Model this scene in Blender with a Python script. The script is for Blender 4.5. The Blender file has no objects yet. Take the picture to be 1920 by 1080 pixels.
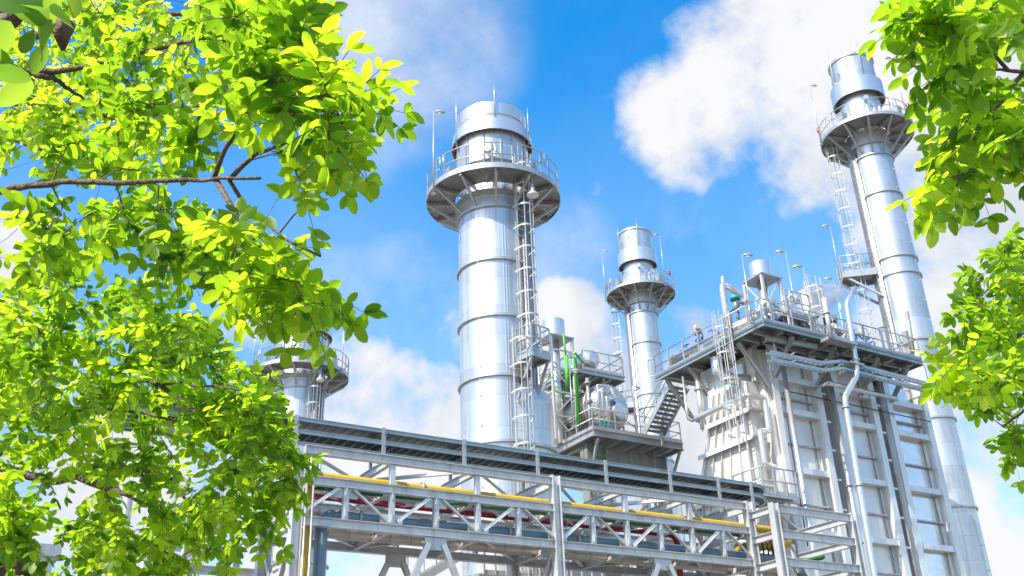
import bpy, math, random
from mathutils import Vector, Matrix
random.seed(7)
R_ = math.radians
sc = bpy.context.scene
col = sc.collection
V = Vector
# ---------------------------------------------------------------- camera
FPX, PIT, ROLL, YAW = 1888.0, R_(26.24), R_(-2.12), R_(58.33)
def _dir(r, fw, u):
    z = fw*math.cos(PIT)+u*math.sin(PIT); up = -fw*math.sin(PIT)+u*math.cos(PIT)
    return (r*math.cos(ROLL)+up*math.sin(ROLL), r*math.sin(ROLL)-up*math.cos(ROLL), z)
AX = (_dir(math.sin(YAW), math.cos(YAW), 0), _dir(-math.cos(YAW), math.sin(YAW), 0), _dir(0, 0, 1))
CAM = V((0, 0, 1.7))
def ray(px, py):
    v = ((px-960)/FPX, (py-540)/FPX, 1.0)
    return V([a[0]*v[0]+a[1]*v[1]+a[2]*v[2] for a in AX])
def at(px, py, **k):
    """a point of the photograph carried out to a plane x=, y=, z= or to a distance c= along the view axis"""
    d = ray(px, py); a, v = list(k.items())[0]
    t = v if a == 'c' else (v-CAM['xyz'.index(a)])/d['xyz'.index(a)]
    return CAM+d*t
def proj(p):
    q = V(p)-CAM
    c = [sum(q[i]*AX[i][j] for i in range(3)) for j in range(3)]
    return 960+FPX*c[0]/c[2], 540+FPX*c[1]/c[2], c[2]
cd = bpy.data.cameras.new('camera'); co = bpy.data.objects.new('camera', cd); col.objects.link(co)
rt = V([a[0] for a in AX]); upv = -V([a[1] for a in AX]); fwv = V([a[2] for a in AX])
co.matrix_world = Matrix(((rt.x, upv.x, -fwv.x, 0), (rt.y, upv.y, -fwv.y, 0), (rt.z, upv.z, -fwv.z, CAM.z), (0, 0, 0, 1)))
cd.sensor_width = 36; cd.lens = 36*FPX/1920; cd.clip_start = .05; cd.clip_end = 6000
sc.camera = co
# ---------------------------------------------------------------- materials
def mat(name, base, rough=.5, metal=0., var=.0, scale=3., bump=0., bscale=20., dark=None, stretch=(1,1,1), coat=0., spec=.5, streak=0., scol=(.30,.24,.18)):
    m = bpy.data.materials.new(name); m.use_nodes = True
    nt = m.node_tree; N = nt.nodes; L = nt.links
    b = N['Principled BSDF']
    b.inputs['Base Color'].default_value = (*base, 1); b.inputs['Roughness'].default_value = rough
    b.inputs['Metallic'].default_value = metal; b.inputs['Coat Weight'].default_value = coat
    b.inputs['Specular IOR Level'].default_value = spec
    tc = N.new('ShaderNodeTexCoord'); mp = N.new('ShaderNodeMapping'); mp.inputs['Scale'].default_value = stretch
    L.new(tc.outputs['Object'], mp.inputs['Vector'])
    if var:
        n = N.new('ShaderNodeTexNoise'); n.inputs['Scale'].default_value = scale; n.inputs['Detail'].default_value = 6; n.inputs['Roughness'].default_value = .65
        L.new(mp.outputs[0], n.inputs['Vector'])
        r = N.new('ShaderNodeValToRGB'); r.color_ramp.elements[0].position = .3; r.color_ramp.elements[1].position = .7
        d = dark or tuple(c*(1-var) for c in base); 
        r.color_ramp.elements[0].color = (*d, 1); r.color_ramp.elements[1].color = (*base, 1)
        L.new(n.outputs['Fac'], r.inputs[0]); L.new(r.outputs[0], b.inputs['Base Color'])
        mr = N.new('ShaderNodeMapRange'); mr.inputs['To Min'].default_value = rough*1.2; mr.inputs['To Max'].default_value = rough*.85
        L.new(n.outputs['Fac'], mr.inputs['Value']); L.new(mr.outputs[0], b.inputs['Roughness'])
    if streak:
        m3 = N.new('ShaderNodeMapping'); m3.inputs['Scale'].default_value = (1, 1, .07); L.new(tc.outputs['Object'], m3.inputs['Vector'])
        n3 = N.new('ShaderNodeTexNoise'); n3.inputs['Scale'].default_value = 5.5; n3.inputs['Detail'].default_value = 5; L.new(m3.outputs[0], n3.inputs['Vector'])
        f3 = N.new('ShaderNodeMapRange'); f3.inputs['From Min'].default_value = .52; f3.inputs['From Max'].default_value = .74; f3.inputs['To Max'].default_value = streak; L.new(n3.outputs['Fac'], f3.inputs['Value'])
        x3 = N.new('ShaderNodeMix'); x3.data_type = 'RGBA'; x3.inputs['A'].default_value = (*base, 1); x3.inputs['B'].default_value = (*scol, 1)
        if b.inputs['Base Color'].links: L.new(b.inputs['Base Color'].links[0].from_socket, x3.inputs['A'])
        L.new(f3.outputs[0], x3.inputs['Factor']); L.new(x3.outputs['Result'], b.inputs['Base Color'])
    if bump:
        n2 = N.new('ShaderNodeTexNoise'); n2.inputs['Scale'].default_value = bscale; n2.inputs['Detail'].default_value = 3
        L.new(mp.outputs[0], n2.inputs['Vector'])
        bp = N.new('ShaderNodeBump'); bp.inputs['Strength'].default_value = bump; bp.inputs['Distance'].default_value = .05
        L.new(n2.outputs['Fac'], bp.inputs['Height']); L.new(bp.outputs[0], b.inputs['Normal'])
    return m
def cladding(name, base, rough, metal, hs, seam=.9, bump=.12, axis='Z'):
    """sheet cladding: noise-wavy metal with sheet joints every hs metres of height (and vs metres along)"""
    m = mat(name, base, rough, metal, var=.16, scale=1.3, bump=bump, bscale=2.2, stretch=(1, 1, .5), streak=.6, scol=(.40, .38, .35))
    nt = m.node_tree; N = nt.nodes; L = nt.links; b = N['Principled BSDF']
    tc = N.new('ShaderNodeTexCoord'); sx = N.new('ShaderNodeSeparateXYZ'); L.new(tc.outputs['Object'], sx.inputs[0])
    d = N.new('ShaderNodeMath'); d.operation = 'DIVIDE'; d.inputs[1].default_value = hs; L.new(sx.outputs[axis], d.inputs[0])
    fr = N.new('ShaderNodeMath'); fr.operation = 'FRACT'; L.new(d.outputs[0], fr.inputs[0])
    lt = N.new('ShaderNodeMath'); lt.operation = 'LESS_THAN'; lt.inputs[1].default_value = .018/hs; L.new(fr.outputs[0], lt.inputs[0])
    mx = N.new('ShaderNodeMix'); mx.data_type = 'RGBA'; mx.inputs['B'].default_value = (*[c*(1-seam*.75) for c in base], 1)
    fl = N.new('ShaderNodeMath'); fl.operation = 'FLOOR'; L.new(d.outputs[0], fl.inputs[0])
    wn = N.new('ShaderNodeTexWhiteNoise'); wn.noise_dimensions = '1D'; L.new(fl.outputs[0], wn.inputs['W'])
    tn = N.new('ShaderNodeMapRange'); tn.inputs['To Min'].default_value = .86; tn.inputs['To Max'].default_value = 1.04; L.new(wn.outputs['Value'], tn.inputs['Value'])
    hv = N.new('ShaderNodeHueSaturation'); L.new(tn.outputs[0], hv.inputs['Value']); L.new(b.inputs['Base Color'].links[0].from_socket, hv.inputs['Color'])
    src = hv.outputs[0]
    L.new(lt.outputs[0], mx.inputs['Factor']); L.new(src, mx.inputs['A']); L.new(mx.outputs['Result'], b.inputs['Base Color'])
    return m
M = {}
M['alu'] = cladding('aluminium_cladding', (.74, .725, .70), .34, .78, 1.22, seam=.45)
M['aluD'] = cladding('aluminium_drum_cladding', (.76, .73, .68), .30, .95, .6)
M['alu2'] = mat('bright_aluminium', (.76, .745, .72), .30, .80, var=.12, scale=4)
M['casing'] = mat('boiler_casing_paint', (.80, .79, .76), .30, .35, streak=.35, scol=(.42, .39, .35), var=.16, scale=.7, bump=.10, bscale=1.3)
M['shiny'] = mat('buckled_bright_sheet', (.80, .80, .79), .16, .92, var=.10, scale=.8, bump=.45, bscale=1.5)
M['duct'] = mat('duct_paint', (.66, .635, .585), .45, .10, streak=.35, scol=(.36, .29, .22), var=.16, scale=1.1, bump=.08, bscale=2, stretch=(1, 1, .3))
M['galv'] = mat('galvanised_steel', (.52, .52, .50), .38, .6, streak=.4, scol=(.25, .21, .17), var=.22, scale=5, bump=.04, bscale=30)
M['galvR'] = mat('galvanised_beam', (.66, .66, .65), .38, .38, streak=.45, scol=(.30, .25, .20), var=.26, scale=2.2, stretch=(1, 1, 1))
M['galvT'] = mat('zinc_tray', (.42, .48, .48), .40, .60, var=.3, scale=2.5)
M['grate'] = mat('platform_grating', (.40, .40, .38), .42, .6, var=.55, scale=7)
M['white'] = mat('white_rail_paint', (.52, .52, .50), .42, .25, streak=.3, var=.1, scale=6)
M['yellow'] = mat('yellow_pipe_paint', (.66, .42, .02), .5, 0, streak=.35, scol=(.35,.24,.06), var=.2, scale=3)
M['red'] = mat('red_pipe_paint', (.33, .015, .025), .42, 0, var=.2, scale=3)
M['green'] = mat('green_pipe_paint', (.09, .48, .04), .45, 0, var=.25, scale=5)
M['dgreen'] = mat('dark_green_pipe_paint', (.02, .14, .04), .5, 0, var=.2, scale=5)
M['bluep'] = mat('blue_grey_pipe_paint', (.20, .31, .38), .4, .15, var=.3, scale=2)
M['insul'] = cladding('pipe_insulation_jacket', (.60, .53, .45), .40, .55, .62, axis='X')
M['dark'] = mat('black_cable', (.018, .018, .02), .55, 0, var=.4, scale=12)
M['teal'] = mat('teal_paint', (.01, .32, .34), .4, 0, var=.15, scale=6)
M['blue'] = mat('blue_handwheel_paint', (.02, .09, .42), .4, 0, var=.15, scale=9)
M['rust'] = mat('rusty_brown_steel', (.28, .16, .10), .6, .2, var=.4, scale=6)
M['lamp'] = mat('lamp_housing', (.42, .41, .38), .45, .3, var=.2, scale=9)
M['lens'] = mat('lamp_glass', (.78, .76, .70), .2, 0, var=.08, scale=9)
M['beacon'] = mat('red_beacon', (.55, .02, .02), .3, 0, var=.1, scale=20)
M['bark'] = mat('bark', (.17, .115, .075), .8, 0, var=.5, scale=24, bump=.5, bscale=60)
M['conc'] = mat('concrete', (.21, .20, .18), .8, 0, var=.2, scale=.6, bump=.1, bscale=15)
M['ground'] = mat('gravel_ground', (.16, .145, .125), .9, 0, var=.3, scale=.9, bump=.3, bscale=40)
M['bldg'] = mat('pale_wall_paint', (.70, .70, .69), .6, 0, var=.1, scale=.5)
M['glass'] = mat('dark_glazing', (.03, .04, .05), .12, 0, var=.2, scale=2)
def leaf_mat(name, refl, trans, var, tmix):
    m = bpy.data.materials.new(name); m.use_nodes = True; nt = m.node_tree; N = nt.nodes; L = nt.links
    N.remove(N['Principled BSDF']); out = N['Material Output']
    at_ = N.new('ShaderNodeAttribute'); at_.attribute_name = 'tint'
    def hue(c):
        h = N.new('ShaderNodeHueSaturation'); h.inputs['Color'].default_value = (*c, 1)
        a = N.new('ShaderNodeMapRange'); a.inputs['To Min'].default_value = .5+var*.02; a.inputs['To Max'].default_value = .5-var*.045
        v = N.new('ShaderNodeMapRange'); v.inputs['To Min'].default_value = 1-.66*var; v.inputs['To Max'].default_value = 1+.36*var
        L.new(at_.outputs['Fac'], a.inputs['Value']); L.new(at_.outputs['Fac'], v.inputs['Value'])
        L.new(a.outputs[0], h.inputs['Hue']); L.new(v.outputs[0], h.inputs['Value']); return h.outputs[0]
    d = N.new('ShaderNodeBsdfDiffuse'); t = N.new('ShaderNodeBsdfTranslucent'); g = N.new('ShaderNodeBsdfGlossy')
    g.inputs['Roughness'].default_value = .38
    L.new(hue(refl), d.inputs['Color']); L.new(hue(trans), t.inputs['Color'])
    mx = N.new('ShaderNodeMixShader'); mx.inputs[0].default_value = tmix; L.new(d.outputs[0], mx.inputs[1]); L.new(t.outputs[0], mx.inputs[2])
    m2 = N.new('ShaderNodeMixShader'); m2.inputs[0].default_value = .02; L.new(mx.outputs[0], m2.inputs[1]); L.new(g.outputs[0], m2.inputs[2])
    L.new(m2.outputs[0], out.inputs['Surface']); return m
M['leaf'] = leaf_mat('leaf_green', (.085, .21, .012), (.52, .88, .025), 1., .66)
M['leafLit'] = leaf_mat('leaf_sunlit_glow', (.16, .30, .02), (.78, .98, .07), .9, .72)  # lit copy of the leaf green: sunlit glow of the far crown brightened into its colour
M['leafD'] = leaf_mat('leaf_broad', (.12, .25, .02), (.40, .66, .05), .6, .6)
# ---------------------------------------------------------------- world and sun
SUN_EL, SUN_AZ = R_(47), None
sdir = V((-1, -.28, 0)).normalized()*math.cos(SUN_EL)+V((0, 0, math.sin(SUN_EL)))    # towards the sun
sl = bpy.data.lights.new('sun', 'SUN'); so = bpy.data.objects.new('sun', sl); col.objects.link(so)
sl.energy = 3.5; sl.angle = R_(.53); sl.color = (1, .95, .86)
so.rotation_euler = sdir.to_track_quat('Z', 'Y').to_euler(); so.location = (0, 0, 60)
w = bpy.data.worlds.new('World'); sc.world = w; w.use_nodes = True
nt = w.node_tree; N = nt.nodes; L = nt.links
bg = N['Background']
sky = N.new('ShaderNodeTexSky'); sky.sky_type = 'NISHITA'; sky.sun_disc = False
sky.sun_elevation = SUN_EL; sky.sun_rotation = math.atan2(sdir.x, sdir.y); sky.altitude = 0
sky.air_density = 1.0; sky.dust_density = .8; sky.ozone_density = 1.2
SKY_STRENGTH = .15
bg.inputs['Strength'].default_value = SKY_STRENGTH
tc = N.new('ShaderNodeTexCoord')
def nmath(op, a, b=None, c=None):
    n = N.new('ShaderNodeMath'); n.operation = op
    for i, x in enumerate((a, b, c)):
        if x is None: continue
        if isinstance(x, (int, float)): n.inputs[i].default_value = x
        else: L.new(x, n.inputs[i])
    return n.outputs[0]
nz = N.new('ShaderNodeTexNoise'); nz.inputs['Scale'].default_value = 7.0; nz.inputs['Detail'].default_value = 13; nz.inputs['Roughness'].default_value = .6
L.new(tc.outputs['Generated'], nz.inputs['Vector'])
nz2 = N.new('ShaderNodeTexNoise'); nz2.inputs['Scale'].default_value = 3.2; nz2.inputs['Detail'].default_value = 4
mp2 = N.new('ShaderNodeMapping'); mp2.inputs['Location'].default_value = (3.7, 1.2, .4); L.new(tc.outputs['Generated'], mp2.inputs['Vector']); L.new(mp2.outputs[0], nz2.inputs['Vector'])
# the cumulus banks: direction, angular radius, weight
BANKS = [(1330,215,150,.95),(1420,110,170,1.),(1560,170,220,1.05),(1500,30,190,1.),(1720,170,200,1.05),(1640,320,130,.8),(1235,160,70,.5),(1850,330,260,1.),
         (1290,45,40,.42),(1850,620,240,.95),(1800,760,170,.8),(1890,1010,260,1.1),(1880,820,280,1.05),(1420,330,70,.45),
         
         (700,770,170,1.),(630,690,110,.8),(780,830,170,1.),(840,630,70,.65),(480,650,80,.8),(1085,575,60,.75),(1050,640,110,.85),(1110,740,140,.95),(1290,610,70,.8),
         (1330,690,120,.85),(1290,850,190,1.),(60,480,80,.9),(90,720,190,.6),(150,960,230,.85),(300,1060,260,.8),(420,240,110,.35),(800,1020,240,.75),(1400,560,60,.4)]
tot = None
for (px, py, rr, ww) in BANKS:
    d = ray(px, py).normalized(); a = math.atan(rr/FPX)
    dp = N.new('ShaderNodeVectorMath'); dp.operation = 'DOT_PRODUCT'; dp.inputs[1].default_value = d; L.new(tc.outputs['Generated'], dp.inputs[0])
    mr = N.new('ShaderNodeMapRange'); mr.interpolation_type = 'SMOOTHSTEP'
    mr.inputs['From Min'].default_value = math.cos(a*1.35); mr.inputs['From Max'].default_value = math.cos(a*.25); mr.inputs['To Max'].default_value = ww
    L.new(dp.outputs['Value'], mr.inputs['Value'])
    tot = mr.outputs[0] if tot is None else nmath('SMOOTH_MAX', tot, mr.outputs[0], .12)
THIN = [(760,70,210,.62),(680,150,170,.52),(865,60,100,.55),(720,210,150,.42),(1050,520,160,.4),(760,560,150,.45),(1290,480,120,.3),(640,560,120,.4)]
thin = None
for (px, py, rr, ww) in THIN:
    d = ray(px, py).normalized(); a = math.atan(rr/FPX)
    dp = N.new('ShaderNodeVectorMath'); dp.operation = 'DOT_PRODUCT'; dp.inputs[1].default_value = d; L.new(tc.outputs['Generated'], dp.inputs[0])
    mr = N.new('ShaderNodeMapRange'); mr.interpolation_type = 'SMOOTHSTEP'
    mr.inputs['From Min'].default_value = math.cos(a*1.3); mr.inputs['From Max'].default_value = math.cos(a*.2); mr.inputs['To Max'].default_value = ww
    L.new(dp.outputs['Value'], mr.inputs['Value'])
    thin = mr.outputs[0] if thin is None else nmath('SMOOTH_MAX', thin, mr.outputs[0], .1)
thin = nmath('MULTIPLY', thin, nmath('MULTIPLY_ADD', nz.outputs['Fac'], 2.6, -.45))
nn = nmath('MULTIPLY', nmath('SUBTRACT', nz.outputs['Fac'], .5), 2.7)
cov = nmath('ADD', tot, nn)
# scattered cloud over the rest of the sky, so that it does not end at the picture
far = N.new('ShaderNodeVectorMath'); far.operation = 'DOT_PRODUCT'; far.inputs[1].default_value = ray(960, 540).normalized(); L.new(tc.outputs['Generated'], far.inputs[0])
fm = N.new('ShaderNodeMapRange'); fm.inputs['From Min'].default_value = .86; fm.inputs['From Max'].default_value = .70; L.new(far.outputs['Value'], fm.inputs['Value'])
cov = nmath('ADD', cov, nmath('MULTIPLY', nmath('MULTIPLY', nz2.outputs['Fac'], .62), fm.outputs[0]))
mk = N.new('ShaderNodeMapRange'); mk.interpolation_type = 'SMOOTHSTEP'; mk.inputs['From Min'].default_value = .22; mk.inputs['From Max'].default_value = .98
L.new(cov, mk.inputs['Value'])
sz = N.new('ShaderNodeSeparateXYZ'); L.new(tc.outputs['Generated'], sz.inputs[0])
veil = N.new('ShaderNodeMapRange'); veil.inputs['From Min'].default_value = .64; veil.inputs['From Max'].default_value = .15; veil.inputs['To Max'].default_value = .62; L.new(sz.outputs['Z'], veil.inputs['Value'])
hs = N.new('ShaderNodeHueSaturation'); hs.inputs['Saturation'].default_value = 1.62; hs.inputs['Hue'].default_value = .496; hs.inputs['Value'].default_value = 1.0; L.new(sky.outputs[0], hs.inputs['Color'])
cr = N.new('ShaderNodeMix'); cr.data_type = 'RGBA'; cr.inputs['A'].default_value = (1.85, 2.05, 2.35, 1); cr.inputs['B'].default_value = (2.75, 2.78, 2.85, 1)
sh = N.new('ShaderNodeMapRange'); sh.inputs['From Min'].default_value = .40; sh.inputs['From Max'].default_value = .55; L.new(nmath('ADD', nmath('MULTIPLY', nz2.outputs['Fac'], .5), nmath('MULTIPLY', nz.outputs['Fac'], .5)), sh.inputs['Value']); L.new(sh.outputs[0], cr.inputs['Factor'])
mx = N.new('ShaderNodeMix'); mx.data_type = 'RGBA'
L.new(nmath('MAXIMUM', mk.outputs[0], nmath('MAXIMUM', thin, veil.outputs[0])), mx.inputs['Factor']); L.new(hs.outputs[0], mx.inputs['A']); L.new(cr.outputs['Result'], mx.inputs['B']); L.new(mx.outputs['Result'], bg.inputs['Color'])
vs = sc.view_settings; vs.view_transform = 'Standard'; vs.look = 'None'; vs.exposure = 1.2; vs.gamma = 1
# ---------------------------------------------------------------- mesh helpers
class MB:
    def __init__(s): s.v = []; s.f = []; s.sm = []
    def add(s, vs, fs, smooth=False):
        o = len(s.v); s.v += [tuple(p) for p in vs]; s.f += [tuple(i+o for i in f) for f in fs]; s.sm += [smooth]*len(fs); return s
    def box(s, a, b):
        x0, y0, z0 = a; x1, y1, z1 = b
        return s.add([(x0,y0,z0),(x1,y0,z0),(x1,y1,z0),(x0,y1,z0),(x0,y0,z1),(x1,y0,z1),(x1,y1,z1),(x0,y1,z1)],
                     [(0,3,2,1),(4,5,6,7),(0,1,5,4),(1,2,6,5),(2,3,7,6),(3,0,4,7)])
    def extr(s, prof, p, q, up=(0,0,1), smooth=False):
        """extrude a closed profile [(side, up)] from p to q"""
        p, q = V(p), V(q); d = (q-p).normalized(); u = V(up)
        if abs(d.dot(u)) > .98: u = V((0,1,0)) if abs(d.y) < .9 else V((1,0,0))
        sd = d.cross(u).normalized(); u = sd.cross(d).normalized(); n = len(prof)
        vs = [p+sd*a+u*b for a, b in prof]+[q+sd*a+u*b for a, b in prof]
        fs = [(i, (i+1) % n, n+(i+1) % n, n+i) for i in range(n)]
        fs += [tuple(range(n-1, -1, -1)), tuple(range(n, 2*n))]
        return s.add(vs, fs, smooth)
    def bar(s, p, q, w, h=None, up=(0,0,1)):
        h = h or w; return s.extr([(-w/2,-h/2),(w/2,-h/2),(w/2,h/2),(-w/2,h/2)], p, q, up)
    def ibeam(s, p, q, w, h, t=.018, up=(0,0,1)):
        a, b = w/2, h/2
        return s.extr([(-a,-b),(a,-b),(a,-b+t),(t/2,-b+t),(t/2,b-t),(a,b-t),(a,b),(-a,b),(-a,b-t),(-t/2,b-t),(-t/2,-b+t),(-a,-b+t)], p, q, up)
    def chan(s, p, q, w, h, t=.015, up=(0,0,1)):
        b = h/2
        return s.extr([(0,-b),(w,-b),(w,-b+t),(t,-b+t),(t,b-t),(w,b-t),(w,b),(0,b)], p, q, up)
    def angle(s, p, q, w, t=.012, up=(0,0,1)):
        return s.extr([(0,0),(w,0),(w,t),(t,t),(t,w),(0,w)], p, q, up)
    def tube(s, pts, r, n=10, bend=0, closed=False, cap=True):
        pts = [V(p) for p in pts]
        if bend: pts = roundpath(pts, bend)
        rs = r if isinstance(r, (list, tuple)) else [r]*len(pts)
        if len(rs) != len(pts): rs = [rs[0]+(rs[-1]-rs[0])*i/(len(pts)-1) for i in range(len(pts))]
        m = len(pts); vs = []; nrm = None
        for i, p in enumerate(pts):
            if closed: d = pts[(i+1) % m]-pts[i-1]
            else: d = pts[min(i+1, m-1)]-pts[max(i-1, 0)]
            d.normalize()
            if nrm is None:
                nrm = d.cross(V((0,0,1)))
                if nrm.length < .1: nrm = d.cross(V((1,0,0)))
            nrm = (nrm-d*nrm.dot(d)).normalized(); b = d.cross(nrm)
            for k in range(n):
                a = 2*math.pi*k/n; vs.append(p+(nrm*math.cos(a)+b*math.sin(a))*rs[i])
        fs = []
        for i in range(m if closed else m-1):
            j = (i+1) % m
            for k in range(n):
                l = (k+1) % n; fs.append((i*n+k, i*n+l, j*n+l, j*n+k))
        s.add(vs, fs, n > 5)
        if cap and not closed:
            o = len(s.v)-len(vs)
            s.f += [tuple(o+k for k in range(n-1, -1, -1)), tuple(o+(m-1)*n+k for k in range(n))]; s.sm += [False, False]
        return s
    def lathe(s, c, prof, n=48, a0=0., a1=2*math.pi, sharp=False):
        """prof [(r, z)] about the vertical through c=(x, y)"""
        full = abs(a1-a0-2*math.pi) < 1e-6; k = n if full else n+1
        for (r0, z0), (r1, z1) in zip(prof[:-1], prof[1:]):
            vs = []
            for (r, z) in ((r0, z0), (r1, z1)):
                for i in range(k):
                    a = a0+(a1-a0)*i/n; vs.append((c[0]+r*math.cos(a), c[1]+r*math.sin(a), z))
            fs = [(i, (i+1) % k, k+(i+1) % k, k+i) for i in range(n if full else n)]
            s.add(vs, fs, abs(z1-z0) > 1e-4 or sharp)
        return s
    def disc_axis(s, p, q, r, n=24):
        return s.tube([p, q], r, n)
    def build(s, name, m, parent=None, loc=None):
        o = ORG.get(parent.as_pointer(), V((0,0,0))) if parent else (V(loc) if loc else V((0,0,0)))
        me = bpy.data.meshes.new(name)
        me.from_pydata([(x-o.x, y-o.y, z-o.z) for x, y, z in s.v], [], s.f)
        me.polygons.foreach_set('use_smooth', s.sm); me.materials.append(M[m]); me.update()
        ob = bpy.data.objects.new(name, me); col.objects.link(ob)
        if parent: ob.parent = parent
        else: ob.location = o
        ORG[ob.as_pointer()] = o
        return ob
ORG = {}
def roundpath(pts, rad, n=5):
    out = [pts[0]]
    for a, b, c in zip(pts[:-2], pts[1:-1], pts[2:]):
        d0 = (a-b); d1 = (c-b); r = min(rad, d0.length*.45, d1.length*.45)
        p0 = b+d0.normalized()*r; p1 = b+d1.normalized()*r
        for i in range(n+1):
            t = i/n; out.append(p0*(1-t)**2+b*2*t*(1-t)+p1*t*t)
    out.append(pts[-1]); return out
def tag(o, label, cat, group=None, kind=None):
    o['label'] = label; o['category'] = cat
    if group: o['group'] = group
    if kind: o['kind'] = kind
    return o
def thing(name, loc, label, cat, group=None):
    o = bpy.data.objects.new(name, None); col.objects.link(o); o.location = loc; o.empty_display_size = .3
    ORG[o.as_pointer()] = V(loc); return tag(o, label, cat, group)
def copy_tree(o, parent=None, delta=None, skip=()):
    c = o.copy(); col.objects.link(c)
    if parent: c.parent = parent
    if delta: c.location = o.location+V(delta)
    for ch in o.children: copy_tree(ch, c)
    return c
def structure(o): o['kind'] = 'structure'; return o
def rail(mb, pts, h=1.1, sp=1.4, r=.029, toe=True, closed=False, mid=2):
    pts = [V(p) for p in pts]
    segs = list(zip(pts[:-1], pts[1:]))+([(pts[-1], pts[0])] if closed else [])
    up = V((0,0,1))
    for i in range(mid):
        z = h*(i+1)/mid
        mb.tube([p+up*z for p in pts], r, 6, closed=closed)
    for a, b in segs:
        d = (b-a).length; k = max(1, round(d/sp))
        for j in range(0 if (a is pts[0] and not closed) else 1, k+1):
            p = a.lerp(b, j/k); mb.bar(p, p+up*h, .058, .058)
        if toe: mb.bar(a+up*.07, b+up*.07, .012, .16)
    return mb
def cage_ladder(parent, base, top, out, w=.46, cage_from=2.2, R=.36, m='white', hoop=1.0):
    """fixed ladder with safety cage: parts rail pair + rungs, and a cage"""
    base, top, out = V(base), V(top), V(out).normalized(); up = (top-base).normalized(); sd = out.cross(up).normalized()
    H = (top-base).length; l = MB()
    for s in (-1, 1): l.bar(base+sd*s*w/2, top+sd*s*w/2+up*.0, .06, .03, up=out)
    for i in range(int(H/.3)): l.tube([base+up*(.15+.3*i)-sd*w/2, base+up*(.15+.3*i)+sd*w/2], .012, 5, cap=False)
    lo = l.build('ladder', m, parent); c = MB(); z = cage_from
    def arc(zz): return [base+up*zz+sd*(-math.cos(a)*R)+out*(math.sin(a)*R*1.05+R*.75*min(1, math.sin(a)*1.6)) for a in [math.pi*i/10 for i in range(11)]]
    while z < H:
        a = arc(z); 
        for p, q in zip(a[:-1], a[1:]): c.bar(p, q, .02, .07)
        z += hoop
    a = arc(0)
    for i in (1, 3, 5, 7, 9): c.bar(a[i]+up*cage_from, a[i]+up*H, .022, .03)
    c.build('safety_cage', m, lo)
    return lo
# ================================================================ the ground
g = MB(); g.add([(-1500,-1500,0),(1500,-1500,0),(1500,1500,0),(-1500,1500,0)], [(0,1,2,3)])
structure(g.build('ground', 'ground'))
g = MB(); g.box((-8, 20, -.2), (75, 75, .12)); structure(g.build('plant_slab', 'conc'))
# ================================================================ lamp posts (copied wherever one stands)
def make_lamp(h, arm, m='galv'):
    """lamp post: base at the origin, arm along +X"""
    root = thing('lamp_post', (0,0,0), '', 'lamp post')
    p = MB(); p.tube([(0,0,0),(0,0,h)], [.030,.020], 8); p.box((-.09,-.09,0),(.09,.09,.03)); p.build('pole', m, root)
    a = MB(); a.tube([(0,0,h-.02),(arm*.5,0,h+.03),(arm,0,h+.03)], .016, 6); a.build('arm', m, root)
    hd = MB()
    for s in range(1):
        hd.tube([(arm-.04,0,h+.03),(arm+.06,0,h+.035),(arm+.2,0,h+.03),(arm+.33,0,h+.01),(arm+.38,0,h)], [.03,.065,.09,.06,.015], 12)
    ho = hd.build('lamp_head', 'lamp', root)
    ln = MB(); ln.tube([(arm+.07,0,h-.025),(arm+.2,0,h-.05),(arm+.3,0,h-.035)], [.035,.055,.02], 10); ln.build('lamp_glass', 'lens', ho)
    return root
LAMPS = {}
def lamp(loc, h, az, label, arm=.12, group='lamp posts on the plant'):
    k = (round(h, 1), arm)
    if k not in LAMPS: LAMPS[k] = o = make_lamp(h, arm)
    else: o = copy_tree(LAMPS[k])
    o.location = loc; o.rotation_euler = (0, 0, az); o['label'] = label; o['group'] = group
    return o
def flood(loc, label, group='bell floodlights under the platforms'):
    """bell-shaped floodlight hanging by a bracket"""
    x, y, z = loc
    r = thing('floodlight', loc, label, 'floodlight', group)
    b = MB(); b.lathe((x,y), [(.0,z+.02),(.06,z+.02),(.07,z-.12),(.09,z-.16),(.10,z-.28),(.16,z-.34),(.25,z-.46),(.26,z-.50)], 16); b.build('lamp_housing', 'lamp', r)
    c = MB(); c.lathe((x,y), [(.25,z-.495),(.2,z-.53),(.0,z-.56)], 16); c.build('lamp_glass', 'lens', r)
    h = MB(); h.bar((x,y,z+.02),(x,y,z+.35),.03); h.bar((x-.12,y,z-.1),(x+.12,y,z-.1),.03); h.build('bracket', 'galv', r)
    return r
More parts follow.
